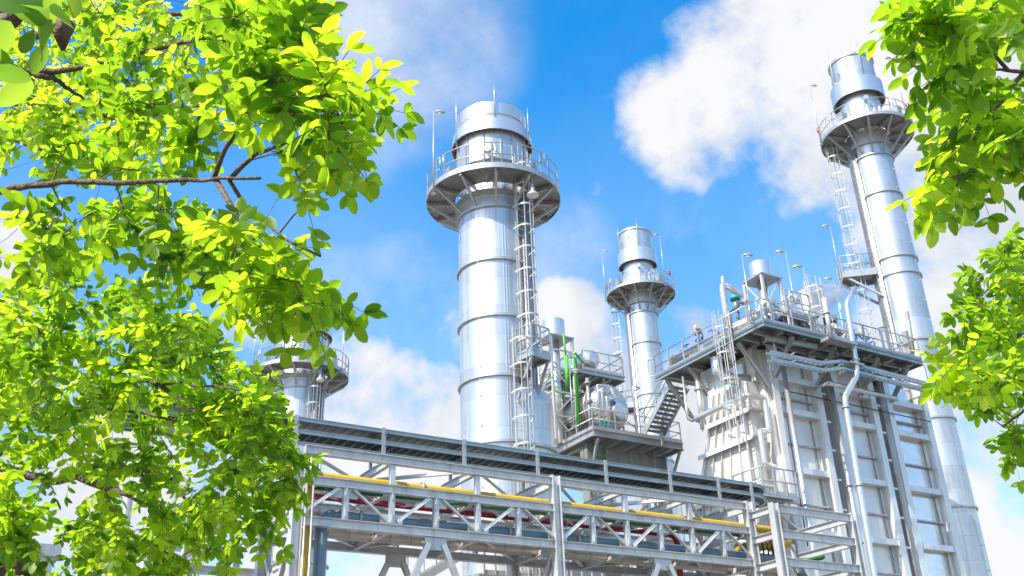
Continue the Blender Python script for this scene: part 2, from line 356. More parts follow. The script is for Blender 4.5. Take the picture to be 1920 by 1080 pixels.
# ================================================================ exhaust stacks
CAMXY = V((0, 0))
def axes_at(c):
    n = math.hypot(*c); out = V((-c[0]/n, -c[1]/n, 0)); right = V((c[1]/n, -c[0]/n, 0)); return out, right   # towards the viewer's side, and to the right
def circle(c, r, z, n=40, a0=0, a1=2*math.pi): return [(c[0]+r*math.cos(a0+(a1-a0)*i/n), c[1]+r*math.sin(a0+(a1-a0)*i/n), z) for i in range(n if abs(a1-a0-2*math.pi) < 1e-6 else n+1)]
def round_platform(root, c, ri, ro, z, zb, rb, nb=12, gap=None, phase=0.):
    """annular grating deck with toe plate, handrail and inclined brackets down to the shell at zb"""
    d = MB(); d.lathe(c, [(ri, z-.05),(ro, z-.05),(ro, z),(ri, z),(ri, z-.05)], 48)
    dk = d.build('platform', 'grate', root)
    k = MB(); k.lathe(c, [(ro+.005, z-.12),(ro+.02, z-.12),(ro+.02, z+.11),(ro+.005, z+.11)], 48); k.build('toe_plate', 'galv', dk)
    if gap:
        rl = MB()
        for a0, a1 in gap:
            pts = [V(p) for p in circle(c, ro-.02, z, 26, a0, a1)]
            for zz in (.55, 1.1): rl.tube([p+V((0,0,zz)) for p in pts], .024, 6)
            for end in (pts[0], pts[-1]): rl.tube([end+V((0,0,1.1)), end+V((0,0,.55))], .024, 6)
            m = max(2, round((a1-a0)*ro/1.15))
            for i in range(m+1):
                a = a0+(a1-a0)*(i*.96+.02*m)/m; q = V((c[0]+(ro-.02)*math.cos(a), c[1]+(ro-.02)*math.sin(a), z)); rl.bar(q, q+V((0,0,1.1)), .05, .05)
        rl.build('railing', 'galv', dk)
    for i in range(nb):
        a = 2*math.pi*i/nb+phase; u = V((math.cos(a), math.sin(a), 0)); C = V((c[0], c[1], 0))
        b = MB(); b.chan(C+u*rb+V((0,0,z-.14)), C+u*(ro-.03)+V((0,0,z-.14)), .08, .16); b.bar(C+u*(ro-.12)+V((0,0,z-.2)), C+u*(rb+.02)+V((0,0,zb)), .10, .10)
        b.build('bracket', 'galv', dk)
    return dk
def pegs(root, c, r, z0, z1, az, dz, name='step_bracket'):
    b = MB(); u = V((math.cos(az), math.sin(az), 0)); z = z0
    while z < z1:
        p = V((c[0], c[1], z)); b.bar(p+u*(r-.02), p+u*(r+.12), .02, .03); z += dz
    b.tube([V((c[0], c[1], z0))+u*(r+.1), V((c[0], c[1], z1))+u*(r+.1)], .006, 4)
    b.build('earth_cable', 'galv', root)
def rod(root, p, h, m='galv'):
    r = MB(); p = V(p); r.tube([p, p+V((0,0,h*.72)), p+V((0,0,h))], [.035,.03,.012], 6); r.tube(circle((p.x,p.y), .09, p.z+h*.70, 8), .012, 4, closed=True); r.build('lightning_rod', m, root)
def obround(root, p, u, m='alu2'): 
    b = MB(); b.tube([p, p+u*.28], .11, 12); b.tube([p+u*.28, p+u*.33], .16, 12); b.build('test_nozzle', m, root)
# ---- the broad stack behind the rack
mc = (18.66, 31.48); out, right = axes_at(mc)
def azof(deg):      # angle about an axis: 0 faces the photographer's side, + to the right
    v = out*math.cos(R_(deg))+right*math.sin(R_(deg)); return math.atan2(v.y, v.x)
def broad_stack(c):
    r = thing('exhaust_stack', (c[0], c[1], 0), 'broad silver exhaust stack with round railed platform, rising just behind the pipe rack', 'stack', 'silver exhaust stacks')
    R = 1.5
    s = MB(); s.lathe(c, [(R,.1),(R,23.3),(1.44,23.45),(1.44,25.0),(1.55,25.02),(1.55,26.9)], 72)
    s.build('shell', 'alu', r)
    for z in (5.4, 8.2, 10.4, 12.87, 15.43, 17.90, 20.34, 22.76):
        q = MB(); q.lathe(c, [(R,z-.06),(R+.09,z-.05),(R+.09,z+.05),(R,z+.06)], 72); q.build('seam_ring', 'galv', r)
    q = MB(); q.lathe(c, [(R,23.3),(R+.12,23.32),(R+.12,23.5),(1.44,23.52)], 64); q.build('seam_ring', 'galv', r)
    cw = MB(); cw.lathe(c, [(1.78,26.36),(1.68,26.98),(1.56,27.0),(1.5,26.98),(1.73,26.36),(1.78,26.36)], 72)
    cwo = cw.build('cowl', 'alu2', r)
    for i in range(24):
        a = 2*math.pi*i/24; u = V((math.cos(a), math.sin(a), 0)); C = V((c[0],c[1],0)); b = MB(); b.bar(C+u*1.55+V((0,0,26.5)), C+u*1.72+V((0,0,26.5)), .03, .12); b.build('cowl_bracket', 'galv', cwo)
    cp = MB(); cp.lathe(c, [(1.55,26.98),(1.55,27.20),(1.40,27.22),(1.40,27.32),(1.51,27.34),(1.51,27.93),(1.47,27.94),(1.42,27.90),(1.42,25)], 72); cp.build('cap', 'alu2', r)
    for d in (-68, -40, -12, 14, 33, 60, 95, 140, 180, 230):
        a = azof(d); u = V((math.cos(a), math.sin(a), 0)); C = V((c[0],c[1],0)); rb = MB(); rb.bar(C+u*1.57+V((0,0,24.0)), C+u*1.57+V((0,0,26.4)), .05, .05); rb.build('stiffener', 'galv', r)
    vs_ = MB(); 
    for d in (14.5, -58):
        a = azof(d); u = V((math.cos(a), math.sin(a), 0)); t = V((-u.y, u.x, 0)); C = V((c[0],c[1],0))
        for z0, z1 in ((2,5.3),(5.5,8.1),(8.3,10.3),(10.5,12.8),(12.95,15.35),(15.5,17.83),(17.97,20.27),(20.41,22.7),(23.5,24)):
            for s_ in (-.05, .05): vs_.bar(C+u*(R+.0)+t*s_+V((0,0,z0)), C+u*(R+.0)+t*s_+V((0,0,z1)), .02, .05, up=u)
    vs_.build('lap_joint', 'alu2', r)
    obround(r, V((c[0],c[1],25.35))+V((math.cos(azof(-6)), math.sin(azof(-6)), 0))*1.5, V((math.cos(azof(-6)), math.sin(azof(-6)), 0)))
    hr = MB(); u = V((math.cos(azof(-6)), math.sin(azof(-6)), 0)); C = V((c[0],c[1],25.35)); t = V((-u.y,u.x,0))
    hr.tube([C+u*1.72+t*.33*math.cos(a)+V((0,0,.33*math.sin(a))) for a in [2*math.pi*i/20 for i in range(20)]], .03, 6, closed=True)
    hr.build('access_hatch', 'alu2', r)
    g1 = azof(58); g2 = azof(64)
    round_platform(r, c, 1.62, 2.82, 23.85, 22.80, R, 12, [(azof(-46), azof(-46)+R_(92)), (azof(50), azof(50)+R_(260))], phase=azof(3))
    # junction boxes standing on the platform
    for d, w_ in ((-52, .3), (47, .36), (72, .3)):
        a = azof(d); u = V((math.cos(a), math.sin(a), 0)); p = V((c[0],c[1],23.87))+u*2.2; b = MB(); b.box((p.x-w_/2,p.y-w_/2,p.z+.25),(p.x+w_/2,p.y+w_/2,p.z+.8)); b.bar(p, p+V((0,0,.3)), .08); b.build('instrument_box', 'galv', r)
    for d, z, h in ((6, 27.0, 1.75), (-62, 26.0, 2.7), (70, 26.3, 1.9)):
        a = azof(d); u = V((math.cos(a), math.sin(a), 0)); rod(r, V((c[0],c[1],z))+u*(1.70 if d != 6 else 1.60), h)
    pegs(r, c, R, 2, 23, azof(-26), 1.15)
    # ladder up the right hand side, cable ducts beside it
    u = V((math.cos(azof(36)), math.sin(azof(36)), 0)); C = V((c[0],c[1],0))
    cage_ladder(r, C+u*(R+.30)+V((0,0,16.1)), C+u*(R+.30)+V((0,0,25.0)), u, hoop=.97, cage_from=.6)
    cd_ = MB()
    for k, d in enumerate((45, 49, 53, 57, 62, 70)):
        a = azof(d); u2 = V((math.cos(a), math.sin(a), 0)); cd_.tube([C+u2*(R+.14)+V((0,0,2)), C+u2*(R+.14)+V((0,0,23.7))], .035 if k % 2 else .05, 6)
    cd_.build('cable_conduit', 'galv', r)
    # the landing part way up
    u = V((math.cos(azof(42)), math.sin(azof(42)), 0)); t = V((-u.y,u.x,0)); B = C+V((0,0,16.1))
    lp = MB(); a0 = B+u*(R+.05)-t*.75; P4 = [B+u*(R+.1)-t*.5, B+u*(R+.95)-t*.5, B+u*(R+.95)+t*.45, B+u*(R+.1)+t*.45]
    lp.add([p-V((0,0,.05)) for p in P4]+[p+V((0,0,.0)) for p in P4], [(0,3,2,1),(4,5,6,7),(0,1,5,4),(1,2,6,5),(2,3,7,6),(3,0,4,7)])
    for p, q in zip(P4, P4[1:]+P4[:1]): lp.bar(p-V((0,0,.12)), q-V((0,0,.12)), .06, .18)
    for s_ in (-.45, .4): lp.bar(B+u*(R+.85)+t*s_-V((0,0,.2)), B+u*(R+.02)+t*s_-V((0,0,1.7)), .09)
    lpo = lp.build('landing', 'galv', r)
    rl = MB(); rail(rl, [P4[0]+V((0,0,0)), P4[1], P4[2], P4[3]], sp=.6); rl.build('railing', 'galv', lpo)
    cl = MB()
    for k in range(5): cl.tube([B+u*(R+.14)+t*(.2-.1*k)-V((0,0,-.4)), B+u*(R+.25)+t*(.1-.1*k)-V((0,0,.5)), B+u*(R+.5)-t*(.1+.1*k)-V((0,0,.8+.05*k)), B+u*(R+.2)-t*(.5)-V((0,0,.9+.06*k))], .03, 6, bend=.3)
    cl.build('cable_bundle', 'dark', r)
    u = V((math.cos(azof(25)), math.sin(azof(25)), 0))
    cage_ladder(r, C+u*(R+.35)+V((0,0,4)), C+u*(R+.35)+V((0,0,17.2)), u, hoop=1.02, cage_from=2.4)
    # the diverter duct that joins the stack on its right
    lob = (c[0]+right.x*.62+.05, c[1]+right.y*.62+.05)
    q = MB(); q.lathe(lob, [(1.42,2),(1.42,14.55),(1.36,14.95),(1.1,15.2),(.5,15.3),(.0,15.3)], 56); dv = q.build('side_duct', 'alu', r)
    for z in (8.2, 12.75): 
        q = MB(); q.lathe(lob, [(1.42,z-.07),(1.55,z-.05),(1.55,z+.05),(1.42,z+.07)], 56); q.build('seam_ring', 'galv', dv)
    return r
big = broad_stack(mc)
far_off = V((-.17, 22.85, 0))
bf = copy_tree(big, delta=far_off); bf['label'] = 'silver exhaust stack half hidden behind the leaves at the left'
def onplat(c, ro, z, deg): 
    a = azof(deg); return V((c[0]+ro*math.cos(a), c[1]+ro*math.sin(a), z))
lamp(onplat(mc, 2.9, 23.3, -57), 4.1, 0-.35, 'tall lamp post on the left rim of the middle broad stack platform')
fc = (mc[0]+far_off.x, mc[1]+far_off.y)
lamp(onplat(fc, 2.9, 23.3, -60), 4.1, -.35, 'lamp post on the left rim of the leaf-hidden stack platform')
lamp(onplat(fc, 2.9, 23.6, 66), 3.3, math.pi-.35, 'lamp post on the right rim of the leaf-hidden stack platform')
flood(onplat(mc, 2.62, 23.3, 37), 'bell floodlight under the right side of the middle broad stack platform')
flood(onplat(fc, 2.62, 23.3, 37), 'bell floodlight under the leaf-hidden stack platform')
# ---- the slim stack behind the boiler
rc = tuple(at(1783, 950, y=33).xy); out, right = axes_at(rc)
def slim_stack(c):
    r = thing('exhaust_stack', (c[0], c[1], 0), 'slim silver exhaust stack behind the boiler house, reaching highest of all', 'stack', 'silver exhaust stacks')
    R = 1.18
    s = MB(); s.lathe(c, [(R,.1),(R,36.0),(1.24,36.2),(1.24,39.9),(1.34,40.9),(1.34,42.75)], 64); s.build('shell', 'alu', r)
    for z in (5, 9.3, 13.71, 18.53, 23.08, 27.26, 28.33, 32.65, 35.30):
        q = MB(); q.lathe(c, [(R,z-.07),(R+.09,z-.055),(R+.09,z+.055),(R,z+.07)], 64); q.build('seam_ring', 'galv', r)
    q = MB(); q.lathe(c, [(R,36.0),(R+.16,36.05),(R+.16,36.3),(R,36.32)], 64); q.build('seam_ring', 'galv', r)
    cw = MB(); cw.lathe(c, [(1.60,39.75),(1.60,40.92),(1.38,40.95),(1.36,40.9),(1.55,40.85),(1.55,39.75),(1.60,39.75)], 64); cw.build('cowl', 'alu2', r)
    cp = MB(); cp.lathe(c, [(1.34,42.7),(1.43,42.72),(1.43,42.86),(1.33,42.88),(1.26,42.8),(1.26,40)], 64); cp.build('cap', 'alu2', r)
    f = MB(); f.lathe(c, [(1.26,37.0),(1.32,37.02),(1.32,38.5),(1.26,38.52)], 64)
    for i in range(20):
        a = 2*math.pi*i/20; u = V((math.cos(a), math.sin(a), 0)); C = V((c[0],c[1],0)); f.bar(C+u*1.34+V((0,0,37.0)), C+u*1.34+V((0,0,38.75)), .06, .10, up=u)
    f.build('stiffener', 'alu2', r)
    for d, z in ((18, 39.2), (-75, 38.3)):
        u = V((math.cos(azof(d)), math.sin(azof(d)), 0)); obround(r, V((c[0],c[1],z))+u*1.22, u)
    for d, z in ((-8, 42.0), (-35, 41.7), (-60, 41.3)):
        u = V((math.cos(azof(d)), math.sin(azof(d)), 0)); p = V((c[0],c[1],z))+u*1.33; b = MB(); b.bar(p, p+u*.22, .07, .16); b.build('lifting_lug', 'galv', r)
    round_platform(r, c, 1.35, 2.78, 37.15, 35.45, R, 12, [(azof(-40), azof(-40)+R_(78)), (azof(42), azof(42)+R_(274))], phase=azof(7))
    for d, z, h in ((24, 40.2, 3.4), (-52, 40.2, 3.4)):
        u = V((math.cos(azof(d)), math.sin(azof(d)), 0)); rod(r, V((c[0],c[1],z))+u*1.5, h)
    for d in (60, -30, 120):
        p = onplat(c, 2.3, 37.15, d); b = MB(); b.box((p.x-.22,p.y-.22,p.z+.3),(p.x+.22,p.y+.22,p.z+.95)); b.bar(p, p+V((0,0,.3)), .08); b.build('instrument_box', 'galv', r)
    for d in (78, -80):
        p = onplat(c, 2.76, 38.2, d); b = MB(); b.lathe((p.x,p.y), [(.0,p.z+.36),(.09,p.z+.33),(.11,p.z+.05),(.07,p.z)], 12); bb = b.build('beacon_light', 'beacon', r)
    pegs(r, c, R, 3, 35, azof(62), 1.25)
    C = V((c[0],c[1],0)); a = azof(-72); u = V((math.cos(a), math.sin(a), 0))
    # wide cable duct and conduits up the left side
    k = MB(); t = V((-u.y,u.x,0)); a2 = azof(-62); u2 = V((math.cos(a2), math.sin(a2), 0))
    k.bar(C+u2*(R+.18)+V((0,0,10)), C+u2*(R+.18)+V((0,0,36.9)), .45, .14, up=u2)
    k.build('cable_duct', 'grate', r)
    k = MB()
    for d in (-50, -45): 
        u3 = V((math.cos(azof(d)), math.sin(azof(d)), 0)); k.tube([C+u3*(R+.1)+V((0,0,10)), C+u3*(R+.1)+V((0,0,36.9))], .06, 6)
    k.build('cable_conduit', 'alu2', r)
    a = azof(-80); u = V((math.cos(a), math.sin(a), 0))
    cage_ladder(r, C+u*(R+.75)+V((0,0,27.8)), C+u*(R+.75)+V((0,0,38.2)), u, hoop=1.25, cage_from=.8)
    a = azof(-70); u = V((math.cos(a), math.sin(a), 0))
    cage_ladder(r, C+u*(R+.85)+V((0,0,8)), C+u*(R+.85)+V((0,0,28.8)), u, hoop=1.25, cage_from=2.4)
    # half landing
    a = azof(-76); u = V((math.cos(a), math.sin(a), 0)); t = V((-u.y,u.x,0)); B = C+V((0,0,27.75))
    P4 = [B+u*(R+.1)-t*.7, B+u*(R+2.0)-t*.7, B+u*(R+2.0)+t*.7, B+u*(R+.1)+t*.7]
    lp = MB(); lp.add([p-V((0,0,.05)) for p in P4]+P4, [(0,3,2,1),(4,5,6,7),(0,1,5,4),(1,2,6,5),(2,3,7,6),(3,0,4,7)])
    for p, q in zip(P4, P4[1:]+P4[:1]): lp.bar(p-V((0,0,.15)), q-V((0,0,.15)), .08, .3)
    for s_ in (-.6, .6): lp.bar(B+u*(R+1.9)+t*s_-V((0,0,.2)), B+u*(R-.02)+t*s_-V((0,0,1.7)), .12)
    lpo = lp.build('landing', 'galv', r)
    rl = MB(); rail(rl, P4, sp=.65); rl.build('railing', 'galv', lpo)
    return r
slim = slim_stack(rc)
mid_off = V((1.09, 24.68, 0))
sm = copy_tree(slim, delta=mid_off); sm['label'] = 'slim silver stack between the broad stack and the boiler house, seen against white cloud'
sc_ = (rc[0]+mid_off.x, rc[1]+mid_off.y)
for c, nm in ((rc, 'right-hand slim stack'), (sc_, 'middle slim stack')):
    lamp(onplat(c, 2.85, 36.9, -70), 4.6, -.4, 'lamp post on the left rim of the platform of the '+nm, arm=.12)
    lamp(onplat(c, 2.85, 36.9, 60), 4.6, math.pi-.4, 'lamp post on the right rim of the platform of the '+nm, arm=.12)
lamp(V((rc[0],rc[1],0))+V((math.cos(azof(-80)), math.sin(azof(-80)), 0))*3.2+V((0,0,27.8)), 3.6, 2.6, 'lamp post on the half landing of the right-hand slim stack')
# ================================================================ the near boiler house
bo = thing('boiler_house', (36.5, 33, 0), 'boiler house of ribbed steel panels between tall columns, filling the lower right of the photo', 'boiler')
YF, YP = 29.4, 29.82
MODS = [(31.30, 34.33), (35.15, 37.95), (38.70, 41.72)]
BIG = [17.45, 15.93, 13.28, 10.65, 8.0, 5.3, 2.7]; SML = [16.58, 14.50, 11.87, 9.3, 6.6, 4.0]
for k, (x0, x1) in enumerate(MODS):
    b = MB(); b.box((x0+.05, YP, .12), (x1-.05, 33.2, 18.8))
    pn = b.build('casing_panel', 'shiny' if k == 2 else 'casing', bo)
    s = MB()
    for xx in (x0+.78*(x1-x0), x0+.81*(x1-x0)): s.box((xx, YP-.05, .2), (xx+.025, YP+.01, 18.7))
    s.build('vertical_angle', 'galv', pn)
    for xa, xb in ((x0, x0+.37), (x1-.37, x1)):
        c = MB(); c.box((xa, YF, .12), (xb, YF+.03, 18.85)); c.box((xa+(.0 if xb == x1 else .30), YF+.03, .12), (xa+(.07 if xb == x1 else .37), YP+.4, 18.85))
        c.build('column', 'casing', bo)
    for z in BIG:
        c = MB(); c.box((x0+.37, YF+.06, z-.13), (x1-.37, YF+.075, z+.13)); c.box((x0+.37, YF+.075, z+.10), (x1-.37, YP+.01, z+.13)); c.box((x0+.37, YF+.075, z-.13), (x1-.37, YP+.01, z-.11))
        c.box((x1-.40, YF+.10, z+.1), (x1-.36, YP-.02, z+.24))
        c.build('stiffener_beam', 'casing', bo)
    for z in SML:
        c = MB(); c.box((x0+.37, YP-.16, z-.03), (x1-.37, YP+.01, z+.03)); c.build('stiffener_rib', 'galv', bo)
for xa, xb in ((34.33, 35.15), (37.95, 38.70)):
    b = MB(); b.box((xa-.04, YF+1.0, .12), (xb+.04, 33, 18.6)); b.build('recess_panel', 'casing', bo)
    t = MB(); xm = xa+.26
    for xx in (xm-.13, xm+.13): t.box((xx-.02, YF+.35, .2), (xx+.02, YF+.46, 18.5))
    z = .5
    while z < 18.3: t.box((xm-.11, YF+.40, z), (xm+.11, YF+.43, z+.03)); z += .3
    t.build('riser_tray', 'galvT', bo)
    z = 1.2
    while z < 18.3:
        t = MB(); t.box((xa, YF+.08, z), (xa+.35, YF+.34, z+.09)); t.build('tie_bracket', 'casing', bo); z += 1.32
# front face and inlet duct
b = MB(); b.box((31.28, YF+.44, .12), (31.36, 32.4, 18.8)); b.build('front_panel', 'casing', bo)
du = thing('inlet_duct', (30.8, 32, 0), 'cream ribbed inlet duct that widens downward on the sunlit end of the boiler house', 'duct')
XD = 30.55
def ylt(z): return 32.45+(17.2-z)*.40
b = MB()
for z0, z1, dx in ((15.95, 17.3, .0), (14.72, 15.93, .02), (12.6, 14.70, .05), (.2, 12.58, .08)):
    ya, yb = 30.2-dx, 30.2-dx
    vs_ = [(XD-dx, ya, z0), (XD-dx, ylt(z0), z0), (XD-dx, ylt(z1), z1), (XD-dx, yb, z1), (31.29, ya, z0), (31.29, ylt(z0), z0), (31.29, ylt(z1), z1), (31.29, yb, z1)]
    b.add(vs_, [(0,3,2,1),(4,5,6,7),(0,1,5,4),(1,2,6,5),(2,3,7,6),(3,0,4,7)])
b.build('duct_shell', 'duct', du)
for z in (15.95, 14.72, 12.6, 10.4, 8.2):
    c = MB(); c.box((XD-.30, 30.0, z-.05), (XD-.02, ylt(z)+.12, z+.05)); c.box((XD-.30, 30.0, z-.16), (XD-.27, ylt(z)+.12, z-.05)); c.build('stiffener_ledge', 'duct', du)
    c = MB(); c.box((XD-.02, 29.98, z-.05), (31.1, 30.2, z+.05)); c.build('side_ledge', 'duct', du)
for i in range(6):
    f = (i+.5)/6
    c = MB()
    for z0, z1 in ((16.0, 17.28), (14.78, 15.9), (12.66, 14.6), (10.46, 12.5), (8.26, 10.3), (.2, 8.1)):
        y0 = 30.2+(ylt(z0)-30.2)*f; y1 = 30.2+(ylt(z1)-30.2)*f; c.bar((XD-.10, y0, z0), (XD-.10, y1, z1), .03, .12, up=(1,0,0))
    c.build('duct_rib', 'duct', du)
b = MB(); b.box((30.75, 30.5, 17.35), (31.27, 32.9, 18.3)); b.box((30.7, 32.4, 16.9), (31.27, 33.6, 18.75)); b.build('upper_shroud', 'casing', du)
b = MB(); b.box((30.9, 29.95, 17.32), (31.27, 30.45, 18.9)); b.build('corner_shroud', 'duct', du)
# ---- roof platform
DZ = 19.10; PX0, PX1, PY0, PY1 = 29.72, 39.9, 27.9, 35.3
pf = thing('access_platform', (34, 31, DZ), 'large railed service platform on the roof of the boiler house', 'platform')
b = MB(); b.box((PX0, PY0, DZ-.05), (PX1, PY1, DZ)); b.build('deck', 'grate', pf)
for p, q in (((PX0, PY0), (PX1, PY0)), ((PX0, PY1), (PX0, PY0)), ((PX1, PY0), (PX1, PY1))):
    b = MB(); b.chan((*p, DZ-.15), (*q, DZ-.15), .07, .18); b.bar((*p, DZ+.10), (*q, DZ+.10), .012, .13); b.build('edge_beam', 'galvT', pf)
for x in (30.9, 32.3, 33.7, 35.1, 36.5, 37.9, 39.3):
    b = MB(); b.ibeam((x, PY0+.1, DZ-.18), (x, YF+.6, DZ-.18), .14, .24); b.build('joist', 'galv', pf)
for y in (28.6, 29.3): 
    b = MB(); b.ibeam((PX0+.1, y, DZ-.2), (PX1-.1, y, DZ-.2), .12, .2); b.build('joist', 'galv', pf)
for y in (30.2, 31.6, 33, 34.4):
    b = MB(); b.ibeam((PX0+.1, y, DZ-.18), (31.6, y, DZ-.18), .14, .24); b.build('joist', 'galv', pf)
for x in (31.5, 34.1, 36.9, 39.0):
    b = MB(); b.ibeam((x, PY0+.12, DZ-.35), (x, YF-.02, 17.35), .16, .16, up=(1,0,0)); b.build('knee_brace', 'galv', pf)
for y in (29.6, 32.9, 34.6):
    b = MB(); b.ibeam((PX0+.1, y, DZ-.35), (31.25, y, 16.9), .16, .16, up=(0,1,0)); b.build('knee_brace', 'galv', pf)
b = MB(); b.ibeam((PX0+.6, 28.5, DZ-.45), (33.2, 28.2, DZ-.45), .16, .2); b.build('girder', 'galv', pf)
b = MB(); rail(b, [(PX0+.03, PY1, DZ), (PX0+.03, PY0+.9, DZ)], sp=1.15); b.build('railing', 'galv', pf)
b = MB(); rail(b, [(PX0+.03, PY0+.8, DZ), (PX0+.03, PY0+.03, DZ), (PX0+.6, PY0+.03, DZ)], sp=.8); b.build('railing', 'galv', pf)
b = MB(); rail(b, [(PX0+.7, PY0+.03, DZ), (37.3, PY0+.03, DZ)], sp=1.1); b.build('railing', 'galv', pf)
b = MB(); rail(b, [(37.4, PY0+.03, DZ), (PX1, PY0+.03, DZ), (PX1, PY1, DZ)], sp=1.1); b.build('railing', 'galv', pf)
b = MB(); b.tube([(PX0, PY1, DZ+.1), (PX0-.1, PY1+.35, DZ+.1), (PX0-.1, PY1+.35, DZ+1.0), (PX0, PY1, DZ+1.0)], .03, 6, bend=.3); b.build('railing', 'galv', pf)
# bump-out with drip tray
b = MB(); b.box((33.1, 27.35, DZ-.36), (34.8, 27.88, DZ-.30)); b.bar((33.1, 27.35, DZ-.32), (34.8, 27.35, DZ-.32), .08, .14); b.bar((33.1, 27.35, DZ-.32), (33.1, 27.9, DZ-.32), .08, .14); b.build('bump_out', 'galv', pf)
# cable trays slung under the edge
for z, d, n in ((17.86, 0, 'upper of the two'), (17.52, .05, 'lower of the two')):
    t = thing('cable_tray', (35, 27.75, z), 'zinc cable tray under the roof platform edge, %s trays' % n, 'cable tray', 'trays under the roof platform')
    for dy in (-.12, .12):
        b = MB()
        pts = [V((29.6, 27.75+dy, z-.3)), V((32.7, 27.75+dy, z-.25)), V((33.9, 27.75+dy, z+.05)), V((40.7, 27.75+dy, z-.06))]
        for p, q in zip(pts[:-1], pts[1:]): b.bar(p, q, .025, .12)
        b.build('side_rail', 'galvT', t)
    x = 29.7
    while x < 40.6:
        zz = z-.3 if x < 32.7 else z
        b = MB(); b.box((x, 27.64, zz-.04), (x+.04, 27.86, zz-.015)); x += .3; b.build('rung', 'galvT', t)
    for x in (31, 33.9, 36.0, 38.0, 40.0): b = MB(); b.bar((x, 27.9, z-.2), (x, 27.9, DZ-.25), .02); b.bar((x, 27.6, z-.12), (x, 28.0, z-.12), .05); b.build('hanger', 'galv', t)
b = MB(); b.tube([(33.9, 28.6, 17.2), (38.4, 28.6, 17.15)], .11, 10); b.tube([(33.9, 28.6, 17.2), (33.9, 29.4, 17.2)], .08, 8)
tag(b.build('steel_pipe', 'alu2'), 'short horizontal steel pipe below the two cable trays on the boiler house', 'pipe', 'steel pipes on the boiler house')
b = MB(); b.tube([(31.75, 29.3, 10), (31.75, 29.3, 16.6), (31.9, 29.3, 16.75), (41.5, 29.3, 16.72)], .025, 6)
tag(b.build('black_cable', 'dark'), 'thin black cable looping along the top of the ribbed panels', 'cable')
# pipes in front of the casing
def pipe(pts, r, m, label, name='steel_pipe', bend=.35, flanges=(), group='steel pipes on the boiler house', n=14, cat='pipe', parent=None):
    b = MB(); pts = [V(p) for p in pts]; b.tube(pts, r, n, bend=bend)
    o = b.build(name, m, parent)
    if label: tag(o, label, cat, group)
    if flanges:
        for (i, f) in flanges:
            p = pts[i].lerp(pts[i+1], f); d = (pts[i+1]-pts[i]).normalized(); q = MB(); q.tube([p-d*.035, p+d*.035], r*1.45, n); q.build('flange', 'galv', o)
    return o
A = lambda px, py, **k: at(px, py, **k)
pipe([A(1603,541,y=27.6), A(1588,573,y=27.6)+V((0,0,.1)), A(1604,676,y=27.6), A(1607,703,y=27.6), A(1583,745,y=27.6), A(1641,1090,y=27.6), A(1641,1090,y=27.6)-V((0,0,8.2))], .13, 'alu2', 'cranked vent pipe rising past the platform edge, its slanted open end blowing steam', flanges=((4,.06),(4,.5),(2,.0)), bend=.3)
b = MB(); p = A(1604,682,y=27.6); b.box((p.x-.45, 27.45, p.z-.06), (p.x+.4, 27.95, p.z+.02)); 
tag(b.build('pipe_support', 'galv'), 'flat steel bracket holding the cranked vent pipe at the platform edge', 'bracket')
q = A(1468,686,y=29.0); pipe([q, V((q.x, q.y, .2))], .105, 'alu2', 'straight bright downpipe in front of the boiler panel nearest the duct', flanges=((0,.35),(0,.53)))
q = A(1556,712,y=28.9); pipe([q, V((q.x, q.y, .2))], .11, 'alu2', 'straight bright downpipe in front of the gap between first and second panel rows', flanges=((0,.28),(0,.42)))
# the drop pipe stepping down the duct
xq = 30.12
P = [A(1303,785,x=xq), A(1414,735,x=xq)]; P[0].z = P[1].z = (P[0].z+P[1].z)/2
r0 = P[1]
S = [P[0]+V((.55,0,-.1)), P[0], V((xq, 29.8, P[1].z)), V((31.0, 29.72, P[1].z-.05)), V((31.0, 29.72, P[1].z-1.55)), V((30.45, 29.72, P[1].z-1.6)), V((30.45, 29.72, P[1].z-3.1)), V((31.1, 29.7, P[1].z-3.15)), V((31.1, 29.7, 6))]
pipe(S, .13, 'alu2', 'bright pipe stepping down round the cream inlet duct', bend=.16)
q = A(1335,690,y=32.6); pipe([V((30.3, 33.0, 18.6)), V((30.3, 33.0, 15.9))], .15, 'alu2', 'vertical bright pipe hanging from the platform left of the duct', flanges=((0,.3),))
pipe([V((29.95, 33.6, 18.6)), V((29.95, 33.6, 16.5)), V((30.2, 33.5, 16.4))], .06, 'alu2', 'thin bright pipe hanging from the platform at its far left end', bend=.15)
pipe([A(1343,672,y=31), A(1345,700,y=31), A(1356,712,y=31)+V((.1,-.2,0)), A(1385,713,y=30.4)+V((.6,0,.1))], .26, 'aluD', 'fat insulated elbow under the platform beside the cage ladder', bend=.5, n=20)
# caged ladder with foot landing
lt = thing('cage_ladder', (29.5, 30.0, 13.2), 'white cage ladder climbing the duct end up to the roof platform', 'ladder', 'cage ladders')
cage_ladder(lt, (29.62, 29.98, 11.8), (29.62, 29.98, 20.3), (-1, 0, 0), hoop=1.22, cage_from=2.8)
ld = thing('ladder_landing', (30.2, 29.3, 12.9), 'small railed landing at the foot of the white cage ladder', 'platform')
b = MB(); b.box((29.2, 28.75, 11.75), (31.1, 30.4, 11.8)); b.bar((29.2, 28.75, 11.71), (31.1, 28.75, 11.71), .05, .07); b.bar((29.2, 28.75, 11.71), (29.2, 30.4, 11.71), .05, .07); b.build('deck', 'galv', ld)
b = MB(); rail(b, [(29.2, 30.4, 11.8), (29.2, 28.75, 11.8), (31.1, 28.75, 11.8)], sp=.55); b.build('railing', 'galv', ld)
b = MB(); b.bar((31.25, 29.0, 11.65), (29.3, 29.0, 11.65), .1); b.bar((31.25, 29.0, 10.4), (29.4, 29.0, 11.6), .1); b.build('bracket', 'galv', ld)
flood((30.75, 28.45, DZ-.75), 'bell floodlight under the near corner of the roof platform')
